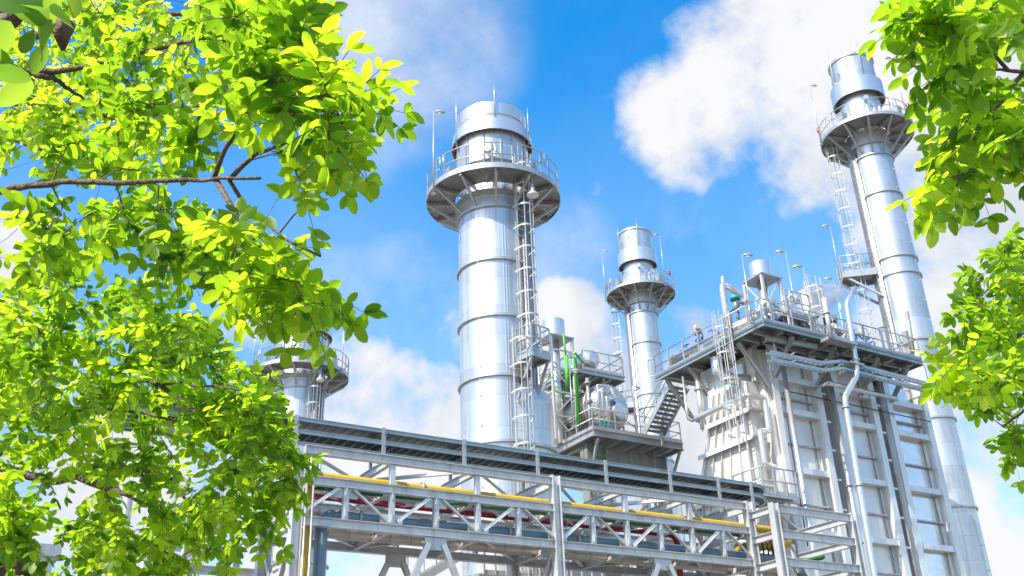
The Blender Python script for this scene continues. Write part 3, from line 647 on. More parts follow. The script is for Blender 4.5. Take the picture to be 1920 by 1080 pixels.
# ---- things on the roof
def silencer(loc, r, h, fw, fh, label, braced=True):
    x, y, z = loc; zt = z+fh
    o = thing('vent_silencer', loc, label, 'silencer', 'steam vent silencers')
    b = MB(); b.lathe((x,y), [(0,zt+.16),(r*.92,zt+.16),(r,zt+.2),(r,zt+h),(r*.98,zt+h+.02),(r*.7,zt+h+.06),(0,zt+h+.06)], 36); b.build('drum', 'alu2', o)
    p = MB(); p.box((x-fw/2-.1, y-fw/2-.1, zt-.02), (x+fw/2+.1, y+fw/2+.1, zt+.04))
    for i in range(8):
        a = i*math.pi/4; p.bar((x+r*.8*math.cos(a), y+r*.8*math.sin(a), zt+.04), (x+r*.8*math.cos(a), y+r*.8*math.sin(a), zt+.18), .08)
    p.build('base_plate', 'galv', o)
    f = fw/2
    for sx in (-f, f):
        for sy in (-f, f):
            q = MB(); q.bar((x+sx, y+sy, z), (x+sx, y+sy, zt-.02), .13); q.build('leg', 'white', o)
    q = MB()
    for zz in ([z+fh*.5] if fh < 4 else [z+fh*.22, z+fh*.45, z+fh*.68, z+fh*.86]):
        for (a, b_, c, d) in ((-f,-f,f,-f),(-f,f,f,f),(-f,-f,-f,f),(f,-f,f,f)): q.bar((x+a,y+b_,zz), (x+c,y+d,zz), .08)
    zs = [z, z+fh*.5, zt] if fh < 4 else [z, z+fh*.22, z+fh*.45, z+fh*.68, z+fh*.86]
    for k, (a, b_) in enumerate(zip(zs[:-1], zs[1:])):
        s = 1 if k % 2 else -1
        q.bar((x-f*s, y-f, a), (x+f*s, y-f, b_), .06); q.bar((x-f, y-f*s, a), (x-f, y+f*s, b_), .06)
    q.build('bracing', 'white', o)
    q = MB(); q.tube([(x, y, z), (x, y, zt+.16)], r*.45, 12); q.build('inlet_pipe', 'alu2', o)
    return o
s1 = A(1427,520,y=30.0); fh1 = s1.z-DZ
silencer((s1.x, 30.0, DZ), .50, .88, 1.15, fh1-.2, 'white drum silencer on a braced frame above the near corner of the roof platform')
s2 = A(1527,610,y=31.5); silencer((s2.x, 31.5, DZ), .80, 1.7, 1.0, max(.6, s2.z-DZ), 'wide pale drum silencer wrapped in steam further back on the roof')
# tall vent cap frame right of the steaming drum
o = thing('vent_hood', (35.2, 30.4, DZ), 'boxy steel vent hood on posts just right of the steaming drum', 'vent hood')
p = A(1545,600,y=30.4); b = MB(); b.box((p.x-.45, 30.0, p.z-.1), (p.x+.45, 30.9, p.z+.0)); b.box((p.x-.45, 30.1, p.z-.8), (p.x-.40, 30.8, p.z-.1)); b.box((p.x+.4, 30.0, p.z-.8), (p.x+.47, 30.85, p.z+.35)); b.box((p.x-.4, 30.7, p.z-.8), (p.x+.4, 30.75, p.z-.1)); b.build('hood', 'galv', o)
for sx in (-.4, .4):
    b = MB(); b.bar((p.x+sx, 30.4, DZ), (p.x+sx, 30.4, p.z-.75), .1); b.build('leg', 'galv', o)
b = MB(); b.lathe((p.x, 30.45), [(0,p.z+.1),(.2,p.z+.1),(.2,p.z+.28),(.12,p.z+.38),(0,p.z+.4)], 14); b.build('valve_body', 'galv', o)
# header pipes along the sunlit edge
pipe([(30.35, 28.6, DZ+.62), (30.35, 34.6, DZ+.62)], .24, 'aluD', 'long insulated header pipe along the left edge of the roof platform', n=18, flanges=((0,.02),(0,.98)), group='header pipes on the roof')
pipe([(30.05, 28.9, DZ+.22), (30.05, 34.9, DZ+.22)], .12, 'alu2', 'thin bright pipe low beside the long insulated header', group='header pipes on the roof')
pipe([(30.9, 28.9, DZ+.5), (38.9, 28.9, DZ+.5)], .20, 'aluD', 'insulated header pipe along the front edge of the roof platform', n=18, group='header pipes on the roof')
b0 = A(1371,660,x=29.9); t0 = A(1368,527,x=29.9)
pipe([(29.9, b0.y, DZ-.9), (29.9, b0.y, t0.z+.1), (31.6, b0.y+.6, t0.z+.15)], .15, 'alu2', 'gooseneck vent pipe rising at the near corner and bending to the white silencer', bend=.35, group='vent pipes on the roof')
pipe([(30.15, b0.y+.15, t0.z-.1), (30.15, b0.y+.15, t0.z+.5), (30.15, b0.y+.15, t0.z+.62)], [.09,.09,.03], 'white', 'short spike on top of the gooseneck vent pipe', bend=0, group='vent pipes on the roof')
vv = A(1378,562,x=30.3); o = thing('safety_valve', vv, 'valve with a teal bonnet beside the gooseneck vent pipe', 'valve', 'valves on the roof')
b = MB(); b.tube([vv+V((0,.0,-.02)), vv+V((0,0,.12)), vv+V((0,0,.2))], [.22,.24,.14], 16); b.build('bonnet', 'teal', o); b = MB(); b.tube([vv+V((0,0,-.5)), vv+V((0,0,0))], .1, 10); b.tube([vv+V((0,0,-.1)), vv+V((.6,-.25,-.1))], .11, 10); b.tube([vv+V((.35,-.15,-.1)), vv+V((.42,-.18,-.1))], .19, 12); b.build('body', 'galv', o)
def make_valve():
    o = thing('gate_valve', (0,0,0), '', 'valve', 'handwheel valves')
    b = MB(); b.tube([(0,0,0),(0,0,.25),(0,0,.5),(0,0,.62)], [.07,.12,.09,.04], 10); b.tube([(-.22,0,.2),(.22,0,.2)], .09, 10); b.tube([(-.24,0,.2),(-.2,0,.2)], .15, 12); b.tube([(.2,0,.2),(.24,0,.2)], .15, 12); b.build('body', 'alu2', o)
    w_ = MB(); w_.tube([(.17*math.cos(a), .17*math.sin(a), .78) for a in [2*math.pi*i/16 for i in range(16)]], .025, 6, closed=True)
    for a in (0, 2.1, 4.2): w_.bar((0,0,.78), (.17*math.cos(a), .17*math.sin(a), .78), .02)
    w_.tube([(0,0,.6),(0,0,.84)], .025, 6); w_.build('handwheel', 'blue', o)
    return o
vp = None
VAL = [(30.35,34.2,.55,'first from the far left end of the long header'),(30.45,33.3,.6,'on the long header, second from its far left end'),(30.4,32.2,.62,'on the long header left of the cage ladder'),(30.4,31.4,.62,'on the long header just behind the cage ladder'),(30.9,29.9,.7,'beside the teal bonnet valve'),(31.6,29.1,.45,'at the foot of the white silencer frame'),
       (33.4,29.0,.5,'below the small cage on the roof'),(33.5,28.95,1.2,'on the thin riser above the front header'),(34.5,29.2,.35,'left of the boxy vent hood'),(36.1,29.0,.5,'under the boxy vent hood on the right'),(36.9,28.8,.4,'left of the cranked vent pipe'),(38.1,28.8,.5,'right of the cranked vent pipe, near the railing gap')]
for x, y, dz, lb in VAL:
    if vp is None: o = vp = make_valve()
    else: o = copy_tree(vp)
    o.location = (x, y, DZ+dz-.3); o.rotation_euler = (random.uniform(-.5,.5), random.uniform(-.6,.2), random.uniform(0, 3)); o['label'] = 'handwheel valve '+lb
def make_motor():
    o = thing('valve_actuator', (0,0,0), '', 'actuator', 'valve actuators on the roof')
    b = MB(); b.tube([(0,0,0),(0,0,.45)], .06, 8); b.tube([(0,0,.4),(0,0,.5),(0,0,.85),(0,0,.95)], [.1,.19,.17,.08], 14); b.tube([(-.1,0,.7),(.34,.05,.72)], .13, 12); b.build('motor', 'lamp', o)
    c = MB(); c.tube([(.3,.05,.68),(.4,.2,.3),(.15,.2,.0),(0,.05,-.2)], .025, 6, bend=.2); c.build('power_cable', 'dark', o); return o
mp_ = None
for x, y, z, lb in ((30.4,32.75,.95,'standing up from the long header against the white cloud'),(36.7,30.6,.3,'near the railing right of the vent hood'),(38.2,29.5,.35,'beside the foot of the right-hand stack ladder'),(31.9,29.3,.55,'under the white silencer')):
    o = mp_ = make_motor() if mp_ is None else copy_tree(mp_)
    o.location = (x, y, DZ+z); o.rotation_euler = (0, 0, random.uniform(0, 6)); o['label'] = 'grey valve actuator '+lb
# upright vent pipes and instrument columns on the roof
UP = [(31.3,29.35,1.7,.16,'white'),(31.75,29.7,2.2,.13,'white'),(32.15,29.4,1.5,.17,'white'),(32.6,30.1,2.3,.12,'alu2'),(32.9,29.3,1.2,.1,'white'),(33.2,30.6,1.9,.10,'alu2'),(33.9,30.0,2.9,.17,'alu2'),(34.2,29.2,1.3,.09,'white'),
      (34.75,29.6,1.6,.12,'alu2'),(35.7,29.5,1.5,.12,'white'),(36.0,30.2,1.9,.10,'alu2'),(36.25,29.3,1.2,.11,'white'),(36.6,29.9,1.7,.09,'alu2'),(37.2,29.3,1.1,.08,'white'),(33.05,27.25,1.9,.11,'white'),(35.5,31.5,2.3,.08,'alu2')]
for i, (x, y, h, r, m) in enumerate(UP):
    b = MB(); z0 = DZ if y > 27.8 else DZ-.4
    if i % 3 == 0: b.tube([(x,y,z0),(x,y,z0+h),(x+.3,y-.2,z0+h+.15),(x+.3,y-.2,z0+h-.3)], r, 10, bend=.2)
    else: b.tube([(x,y,z0),(x,y,z0+h)], r, 12); b.tube([(x,y,z0+h*.6),(x,y,z0+h*.6+.06)], r*1.5, 12)
    o = b.build('vent_pipe', m); tag(o, 'upright vent pipe in the crowd of pipework on the boiler house roof', 'pipe', 'upright pipes crowding the roof')
PB = [((31.2,29.6,1.1),(33.6,29.6,1.1)),((32.2,30.4,1.8),(35.2,30.4,1.75)),((34.6,29.7,.9),(37.4,29.7,.9)),((31.0,30.6,.9),(31.0,28.9,.9)),((33.9,30.8,1.3),(33.9,29.0,1.3)),((36.2,30.6,1.2),(36.2,28.9,1.2)),((35.4,29.2,1.35),(37.6,29.2,1.3))]
for a, b_ in PB:
    q = MB(); p0, p1 = V(a), V(b_); up1 = V((0,0,DZ)); q.tube([p0+V((0,0,-p0.z))+up1, p0+up1, p1+up1, p1+V((0,0,-p1.z))+up1], .055, 8, bend=.15)
    tag(q.build('small_pipe', 'galv'), 'thin looped pipe in the crowd of pipework on the boiler house roof', 'pipe', 'thin looped pipes crowding the roof')
random.seed(77)
for i in range(60):
    x = 30.6+8.6*((i*.618) % 1); y = random.uniform(28.7, 31.6); h = random.uniform(.8, 2.7); r = random.choice((.03,.04,.05,.07)); k = i % 4; b = MB(); p = V((x,y,DZ))
    if k == 0: b.tube([p, p+V((0,0,h)), p+V((.5,0,h)), p+V((.5,0,h-.5))], r, 8, bend=.1)
    elif k == 1: b.tube([p, p+V((0,0,h))], r, 8); b.tube([p+V((-.16,0,h*.7)), p+V((.16,0,h*.7))], r*1.5, 8); b.tube([p+V((0,0,h*.85)), p+V((0,0,h*.85+.07))], r*2.2, 10)
    elif k == 2: b.tube([p, p+V((0,0,h*.8)), p+V((0,-.6,h*.8)), p+V((0,-.6,h*.8+.4))], r, 8, bend=.1)
    else: b.tube([p, p+V((0,0,h))], r, 8); b.box((x-.1,y-.07,DZ+h*.6), (x+.1,y+.07,DZ+h*.6+.22))
    tag(b.build('instrument_pipe', ('white','galv','alu2','rust')[random.choice((0,1,1,2,2,0,3))]), 'slim instrument pipe in the tangle of pipework on the boiler house roof', 'pipe', 'slim pipes tangled on the roof')
o = thing('pipe_gantry', (34, 30.2, DZ), 'low white pipe gantry of posts and rails along the boiler house roof', 'gantry')
for x in (31.6, 33.0, 34.4, 35.8, 37.2):
    for y in (29.9, 30.9): b = MB(); b.bar((x,y,DZ), (x,y,DZ+1.75), .09); b.build('post', 'galv', o)
for y in (29.9, 30.9):
    for z in (.9, 1.72): b = MB(); b.bar((31.6,y,DZ+z), (37.2,y,DZ+z), .07, .09); b.build('beam', 'galv', o)
for x in (31.6, 33.0, 34.4, 35.8, 37.2): b = MB(); b.bar((x,29.95,DZ+1.72), (x,30.85,DZ+1.72), .06, .08); b.build('cross_beam', 'galv', o)
# raised stand with its own small cage
o = thing('raised_stand', (32.9, 28.9, DZ), 'small raised stand with ladder cage and grating, in front of the steaming drum', 'platform')
b = MB(); b.box((31.9, 28.4, DZ+1.05), (33.6, 29.3, DZ+1.12)); b.bar((31.9, 28.4, DZ+1.0), (33.6, 28.4, DZ+1.0), .05, .16); b.build('deck', 'grate', o)
for x in (32, 33.5):
    for y in (28.5, 29.2): b = MB(); b.bar((x, y, DZ), (x, y, DZ+1.05), .08); b.build('leg', 'white', o)
b = MB(); rail(b, [(31.9, 28.4, DZ+1.12), (33.4, 28.4, DZ+1.12)], sp=.55); b.build('railing', 'galv', o)
cage_ladder(o, (33.75, 28.6, DZ), (33.75, 28.6, DZ+3.1), (.2, -1, 0), hoop=1.05, cage_from=1.6)
# lamp posts of the roof: base from the photograph's lines
for (hx, hy, bx, by, yy, az, lb) in ((1391,478,1413,600,28.3,-.4,'lamp post at the near corner of the roof platform, left of the white silencer'),(1473,473,1487,572,29.8,math.pi-.5,'lamp post right of the white silencer with its head turned left'),
        (1506,500,1527,620,28.4,math.pi-.5,'lamp post in front of the steaming drum with its head turned left'),(1563,524,1578,610,31.5,math.pi-.5,'lamp post behind the steam plume with its head turned left'),(1665,612,1672,662,28.6,math.pi-.5,'short lamp post by the railing in front of the right-hand stack')):
    t = A(hx, hy, y=yy); lamp((t.x, yy, DZ), round(t.z-DZ, 1), az, lb, arm=.12)
# davit posts at the right end
o = thing('davit_frame', (38.9, 28.6, DZ), 'grey davit of thick post and slanted tube on the right end of the roof platform', 'davit')
b = MB(); p = A(1697,622,y=28.6); b.bar((p.x, 28.6, DZ), (p.x, 28.6, p.z), .3, .3); b.build('post', 'galv', o)
b = MB(); p2 = A(1700,585,y=28.3); q2 = A(1712,660,y=28.3); b.tube([q2, p2], .11, 12); b.bar(V((p.x, 28.5, p.z-.9)), q2.lerp(p2, .3), .14); b.build('tube', 'galv', o)
# steam
b = MB()
random.seed(5)
src = A(1606,540,y=27.9)
for (px, py, rr) in ((1597,545,.22),(1580,544,.34),(1560,546,.42),(1540,550,.5),(1522,548,.42),(1515,535,.3),(1512,520,.2),(1550,565,.5),(1530,575,.45),(1570,556,.4)):
    c = A(px, py, y=29.8+random.uniform(-.3,.6)); n = 10
    prof = [(rr*math.sin(math.pi*i/n)*.99+.001, c.z-rr*math.cos(math.pi*i/n)) for i in range(n+1)]
    b.lathe((c.x, c.y), prof, 16)
mm = bpy.data.materials.new('steam'); mm.use_nodes = True; nt = mm.node_tree; N = nt.nodes; L = nt.links; N.remove(N['Principled BSDF'])
pv = N.new('ShaderNodeVolumePrincipled'); pv.inputs['Color'].default_value = (.97,.97,.97,1); pv.inputs['Anisotropy'].default_value = .2
tcx = N.new('ShaderNodeTexCoord'); nx = N.new('ShaderNodeTexNoise'); nx.inputs['Scale'].default_value = 2.6; nx.inputs['Detail'].default_value = 4; L.new(tcx.outputs['Object'], nx.inputs['Vector'])
mr = N.new('ShaderNodeMapRange'); mr.inputs['From Min'].default_value = .38; mr.inputs['From Max'].default_value = .75; mr.inputs['To Max'].default_value = 4.0; L.new(nx.outputs['Fac'], mr.inputs['Value']); L.new(mr.outputs[0], pv.inputs['Density']); L.new(pv.outputs[0], N['Material Output'].inputs['Volume'])
M['steam'] = mm
st = b.build('steam_plume', 'steam'); tag(st, 'thin white steam drifting left from the cranked vent pipe', 'steam', kind='stuff')
# ================================================================ the deck with the drum, left of the boiler house
KZ = 17.1; KX0, KX1, KY0, KY1 = 27.84, 33.4, 38.1, 46.5
dk = thing('drum_deck', (30.6, 42, KZ), 'railed steel deck carrying the fat insulated drum, left of the boiler house', 'platform')
b = MB(); b.box((KX0, KY0, KZ-.05), (KX1, KY1, KZ)); b.build('deck', 'grate', dk)
for p, q in (((KX0,KY0),(KX1,KY0)), ((KX0,KY1),(KX0,KY0)), ((KX1,KY0),(KX1,KY1))):
    b = MB(); b.chan((*p, KZ-.2), (*q, KZ-.2), .1, .34); b.bar((*p, KZ+.09), (*q, KZ+.09), .02, .18); b.build('edge_beam', 'galv', dk)
for i in range(5):
    x = KX0+.6+i*1.1; b = MB(); b.ibeam((x, KY0+.12, KZ-.22), (x, KY1, KZ-.22), .14, .28); b.build('joist', 'galv', dk)
b = MB(); b.ibeam((KX0+.2, KY0+1.2, KZ-.95), (KX1-.3, KY0+1.2, KZ-.95), .3, .95, .04)
for i in range(7): b.box((KX0+.6+i*.75, KY0+.86, KZ-1.38), (KX0+.65+i*.75, KY0+1.5, KZ-.5))
b.build('girder', 'galv', dk)
b = MB(); rail(b, [(KX0+.03, KY1, KZ), (KX0+.03, KY0+.03, KZ), (KX1-.03, KY0+.03, KZ), (KX1-.03, KY0+1.6, KZ)], sp=1.3); b.build('railing', 'galv', dk)
for x, m_, w_ in ((28.35, 'conc', .62), (32.85, 'galv', .42)):
    b = MB(); b.box((x-w_/2, KY0+.9, .1), (x+w_/2, KY0+1.5, KZ-1.43 if x > 30 else KZ-.4)); b.build('column', m_, dk)
for x0_, x1_ in ((29.6, 28.6), (31.7, 32.7)):
    b = MB(); b.ibeam((x0_, KY0+1.2, KZ-1.45), (x1_, KY0+1.2, KZ-3.0), .16, .16); b.build('knee_brace', 'galv', dk)
b = MB(); b.bar((KX1-.1, KY0+.1, KZ-.38), (KX1-.45, KY0+1.1, KZ-2.6), .12); b.build('knee_brace', 'galv', dk)
b = MB(); b.bar((KX0+.3, KY0+.1, KZ-.38), (KX0+.4, KY0+1.1, KZ-2.4), .12); b.build('knee_brace', 'galv', dk)
# far boiler body below the deck
o = thing('far_boiler', (31, 44, 0), 'far boiler casing in shadow below the drum deck', 'boiler')
b = MB(); b.box((28.7, 42.5, .1), (30.9, 49, 14.2)); b.build('casing_panel', 'casing', o)
for z in (11.2, 12.6, 13.9):
    b = MB(); b.box((28.65, 42.25, z), (30.95, 42.48, z+.14)); b.build('stiffener_beam', 'casing', o)
for x in (28.7, 29.7, 30.7):
    b = MB(); b.box((x, 42.3, .1), (x+.2, 42.47, 14.0)); b.build('column', 'casing', o)
pipe([V((29.4,43.4,16.2)), V((31.0,43.0,16.0)), V((31.9,42.8,15.2)), V((31.9,42.8,.1))], .52, 'alu2', 'wide pale duct elbow below the drum deck, right of the far boiler casing', group='pipes about the drum', bend=.9, n=22)
# the drum
dr = thing('steam_drum', (30.5, 42, KZ), 'fat insulated horizontal drum with a radial-seamed end facing the stairs', 'drum')
yc = KY0+1.15; ctr = A(1143,762,y=yc); cx, cz = ctr.x, ctr.z; rr = 1.28
def ydisc(y0, y1, prof=None, r=1., n=40, cx=cx, cz=cz):
    b = MB(); prof = prof or [(r, y0), (r, y1)]
    for (r0, ya), (r1, yb) in zip(prof[:-1], prof[1:]):
        vs_ = [(cx+rr_*math.cos(2*math.pi*i/n), y, cz+rr_*math.sin(2*math.pi*i/n)) for rr_, y in ((r0, ya), (r1, yb)) for i in range(n)]
        b.add(vs_, [(i, (i+1) % n, n+(i+1) % n, n+i) for i in range(n)], True)
    return b
ydisc(0, 0, [(.02, yc-.42), (.55, yc-.37), (.95, yc-.22), (1.18, yc-.02), (rr, yc+.2), (rr, yc+7)], n=48).build('shell', 'aluD', dr)
for k in range(5):
    ydisc(0, 0, [(rr, yc+.5+k*1.1), (rr+.025, yc+.51+k*1.1), (rr+.025, yc+.55+k*1.1), (rr, yc+.56+k*1.1)], n=48).build('seam_band', 'alu2', dr)
b = MB()
for i in range(36):
    a = 2*math.pi*i/36; c_, s_ = math.cos(a), math.sin(a)
    P = [V((cx+r_*c_, y-.008, cz+r_*s_)) for r_, y in ((.4, yc-.385), (.55, yc-.37), (.95, yc-.22), (1.18, yc-.02), (rr, yc+.2))]
    b.tube(P, .010, 4, cap=False)
b.build('radial_seam', 'grate', dr)
mwz = A(1160,772,y=yc-.7)
ydisc(0, 0, [(.0, yc-.86), (.40, yc-.85), (.40, yc-.2)], n=28, cx=mwz.x, cz=mwz.z).build('manway', 'alu2', dr)
b = MB(); bx = A(1151,757,y=yc-.5); b.box((bx.x-.09, yc-.55, bx.z-.09), (bx.x+.09, yc-.45, bx.z+.12)); b.build('name_plate', 'blue', dr)
for k, px in enumerate((1120, 1128, 1137)):
    t = A(px, 722+k*11, y=yc-.75); bt = V((t.x, yc-.75, KZ+.1))
    q = pipe([bt, t, t+V((.55,.0,0)), t+V((.55,.6,0))], .06, 'alu2', 'slim bright gauge pipe in front of the drum end, %s of three' % ('leftmost', 'middle', 'rightmost')[k], bend=.08, group='gauge pipes at the drum end', n=10)
    w_ = MB(); w_.tube([bt+V((.12*math.cos(a), -.12, .32+.12*math.sin(a))) for a in [2*math.pi*i/12 for i in range(12)]], .02, 5, closed=True); w_.tube([bt+V((0,-.15,.32)), bt+V((0,0,.32))], .05, 8); w_.build('valve_wheel', 'teal', q)
pipe([V((27.6,43,KZ+.6)), V((27.6,43,KZ+3.6)), V((27.9,43,KZ+3.9))], .17, 'alu2', 'vertical bright pipe between the broad stack and the green pipes', group='pipes about the drum', bend=.4)
pipe([V((28.0,42,KZ+4.6)), V((28.6,42.6,KZ+4.6)), V((28.9,43.1,KZ+5.4))], .28, 'aluD', 'fat elbow above the drum behind the silencer tower', group='pipes about the drum', bend=.4, n=16)
o = thing('insulated_vessel', (29, 45, KZ), 'second insulated vessel behind the drum, partly hidden by the silencer tower', 'vessel')
c2 = A(1050,800,y=44.5); ydisc(0, 0, [(.05, 43.4), (.6, 43.5), (1.0, 43.8), (1.15, 44.2), (1.15, 47)], n=40, cx=c2.x, cz=c2.z).build('shell', 'aluD', o)
b = MB(); b.box((c2.x-.8, 44.2, KZ), (c2.x+.8, 44.5, c2.z-.7)); b.build('saddle', 'galv', o)
# upper platform above the drum
UZ = 21.1; ux0, ux1 = 28.3, 31.5
up = thing('upper_platform', (30, 41, UZ), 'upper railed platform above the drum, under a short blue-reflecting vessel', 'platform')
b = MB(); b.box((ux0, 40.0, UZ-.05), (ux1, 43.5, UZ)); b.build('deck', 'grate', up)
for p, q in (((ux0,40),(ux1,40)), ((ux0,43.5),(ux0,40)), ((ux1,40),(ux1,43.5))):
    b = MB(); b.chan((*p, UZ-.16), (*q, UZ-.16), .08, .22); b.build('edge_beam', 'galv', up)
for x in (28.9, 29.8, 30.7): b = MB(); b.ibeam((x, 40.1, UZ-.16), (x, 43.4, UZ-.16), .1, .2); b.build('joist', 'galv', up)
b = MB(); rail(b, [(ux0+.6, 40.03, UZ), (ux1-.03, 40.03, UZ), (ux1-.03, 43.4, UZ)], sp=1.0); b.build('railing', 'galv', up)
for x, s_ in ((28.6, 1), (31.2, -1)):
    b = MB(); b.bar((x, 41.6, KZ), (x, 41.6, UZ-.2), .14); b.build('leg', 'galv', up)
    b = MB(); b.bar((x, 41.6, KZ+2.4), (x+.9*s_, 40.2, UZ-.2), .10); b.build('knee_brace', 'galv', up)
o = thing('small_vessel', (29.6, 41, UZ), 'short bright vessel with a domed end lying on the upper platform', 'vessel')
sv = A(1106,675,y=40.9); ydisc(0, 0, [(.02, 40.5), (.3, 40.53), (.48, 40.65), (.56, 40.85), (.56, 43)], n=32, cx=sv.x, cz=sv.z).build('shell', 'alu2', o)
b = MB(); b.box((sv.x-.4, 41.2, UZ), (sv.x+.4, 41.4, sv.z-.4)); b.build('saddle', 'galv', o)
q = A(1150,672,y=40.1); lamp((q.x+.6, 40.1, UZ), 1.3, math.pi-.5, 'low lamp at the right end of the upper platform', arm=.12)
q = A(1068,690,y=38.3); lamp((q.x, 38.3, KZ), round(A(1068,697,y=38.3).z-KZ,1), -.5, 'thin lamp post in front of the green pipes', arm=.12)
# silencer tower and green pipes
tb = A(1042,640,y=40.6); ts = A(1043,632,y=40.6)
silencer((27.75, 40.9, KZ), .60, 1.12, 1.35, ts.z-KZ-.1, 'white drum silencer on a tall braced tower between the broad stack and the green pipes')
def gp(pts, r, lb, m='green'): return pipe(pts, r, m, lb, group='green pipes by the drum', bend=.12, n=10)
y_ = 39.2
gp([A(1083,796,y=y_), A(1076,668,y=y_), A(1068,668,y=y_)+V((0,.3,0)), A(1068,730,y=y_)+V((0,.3,0))], .045, 'thin bright green pipe looping over the top of the thick one')
gp([A(1087,800,y=y_+.1), A(1080,672,y=y_+.1), A(1070,668,y=y_+.1)], .055, 'bright green riser running down to the deck in front of the drum')
gp([A(1065,725,y=y_), A(1061,668,y=y_)], .12, 'thick bright green pipe, the fattest of the green pipes')
gp([A(1061,668,y=y_), A(1056,625,y=y_)], .05, 'thin green pipe rising from the thick one to the silencer drum')
gp([A(1013,722,y=y_), A(1039,705,y=y_), A(1042,735,y=y_), A(1080,742,y=y_)], .03, 'hair-thin green pipe zigzagging across the silencer tower')
gp([A(1077,660,y=y_), A(1093,680,y=y_+.6)], .06, 'short green stub pointing right below the upper platform')
gp([A(1111,825,y=39), A(1113,870,y=39), A(1136,853,y=39), A(1125,855,y=39)], .04, 'thin green pipe hooked under the drum deck')
gp([A(1120,905,y=33.5), A(1124,1000,y=33.5)], .06, 'straight green pipe seen through the pipe rack')
random.seed(78)
for i in range(22):
    x = random.uniform(28.0, 31.6); y = random.uniform(39.3, 43.2); h = random.uniform(1.2, 3.4); r = random.choice((.03,.045,.06,.09)); b = MB(); p = V((x,y,KZ)); s_ = random.choice((-1,1))
    if i % 3: b.tube([p, p+V((0,0,h)), p+V((.5*s_,0,h)), p+V((.5*s_,.6,h))], r, 8, bend=.12)
    else: b.tube([p, p+V((0,0,h))], r, 8); b.tube([p+V((-.15,0,h*.6)), p+V((.15,0,h*.6))], r*1.6, 8); b.tube([p+V((0,0,h*.9)), p+V((0,0,h*.9+.06))], r*2.2, 10)
    tag(b.build('instrument_pipe', random.choice(('white','galv','alu2','alu2'))), 'slim pipe in the tangle of pipework round the insulated drum', 'pipe', 'slim pipes tangled round the drum')
o = thing('steel_tower', (28.2, 43, KZ), 'tall white braced steel frame standing between the broad stack and the insulated drum', 'tower')
for x in (27.95, 29.5):
    for y in (41.4, 44.2):
        b = MB(); b.bar((x,y,KZ), (x,y,KZ+4.4), .13); b.build('post', 'white', o)
for z in (1.4, 2.8, 4.3):
    for y in (41.4, 44.2): b = MB(); b.bar((27.95,y,KZ+z), (29.5,y,KZ+z), .1); b.build('beam', 'white', o)
    for x in (27.95, 29.5): b = MB(); b.bar((x,41.4,KZ+z), (x,44.2,KZ+z), .1); b.build('beam', 'white', o)
for z0, z1, s_ in ((0,1.4,0),(1.4,2.8,1),(2.8,4.3,0)):
    a_, c_ = (41.4, 44.2) if s_ else (44.2, 41.4); b = MB(); b.bar((27.9,a_,KZ+z0), (27.9,c_,KZ+z1), .08); b.build('brace', 'white', o)
# stairs between deck and roof platform
stt = thing('steel_stairs', (30.8, 36.5, KZ), 'steep steel stairs from the drum deck up to the roof platform of the boiler house', 'stairs')
T0, B0 = A(1254,716,y=35.6), A(1208,811,z=KZ); T1, B1 = A(1285,732,y=35.8), A(1244,814,z=KZ)
T0.z = T1.z = DZ-.05; B0.z = B1.z = KZ+.02
wv = V((1.15, 0, 0)); 
sa, sb = T0, B0; sc1, sd1 = T0+wv, B0+wv
for p, q in ((sa, sb), (sc1, sd1)):
    b = MB(); b.chan(p, q, .07, .26); b.build('stringer', 'galv', stt)
b = MB()
for i in range(11):
    f = (i+.5)/11; p = sa.lerp(sb, f); b.box((p.x+.05, p.y-.13, p.z-.02), (p.x+1.1, p.y+.13, p.z+.03))
b.build('tread', 'grate', stt)
for s_ in (0, 1):
    b = MB(); p, q = (sa+wv*s_, sb+wv*s_)
    for hh in (.5, .95): b.tube([p+V((0,0,hh)), q+V((0,0,hh))], .026, 6)
    for f in (.05, .5, .95): a_ = p.lerp(q, f); b.bar(a_, a_+V((0,0,.95)), .045)
    b.build('handrail', 'galv', stt)
pipe([A(1242,838,y=37.4), A(1238,788,y=37.4), A(1265,733,y=36.6), A(1295,716,y=36.2)], .09, 'galv', 'bent grey tube handrail post beside the steel stairs', group='pipes about the drum', bend=.1)
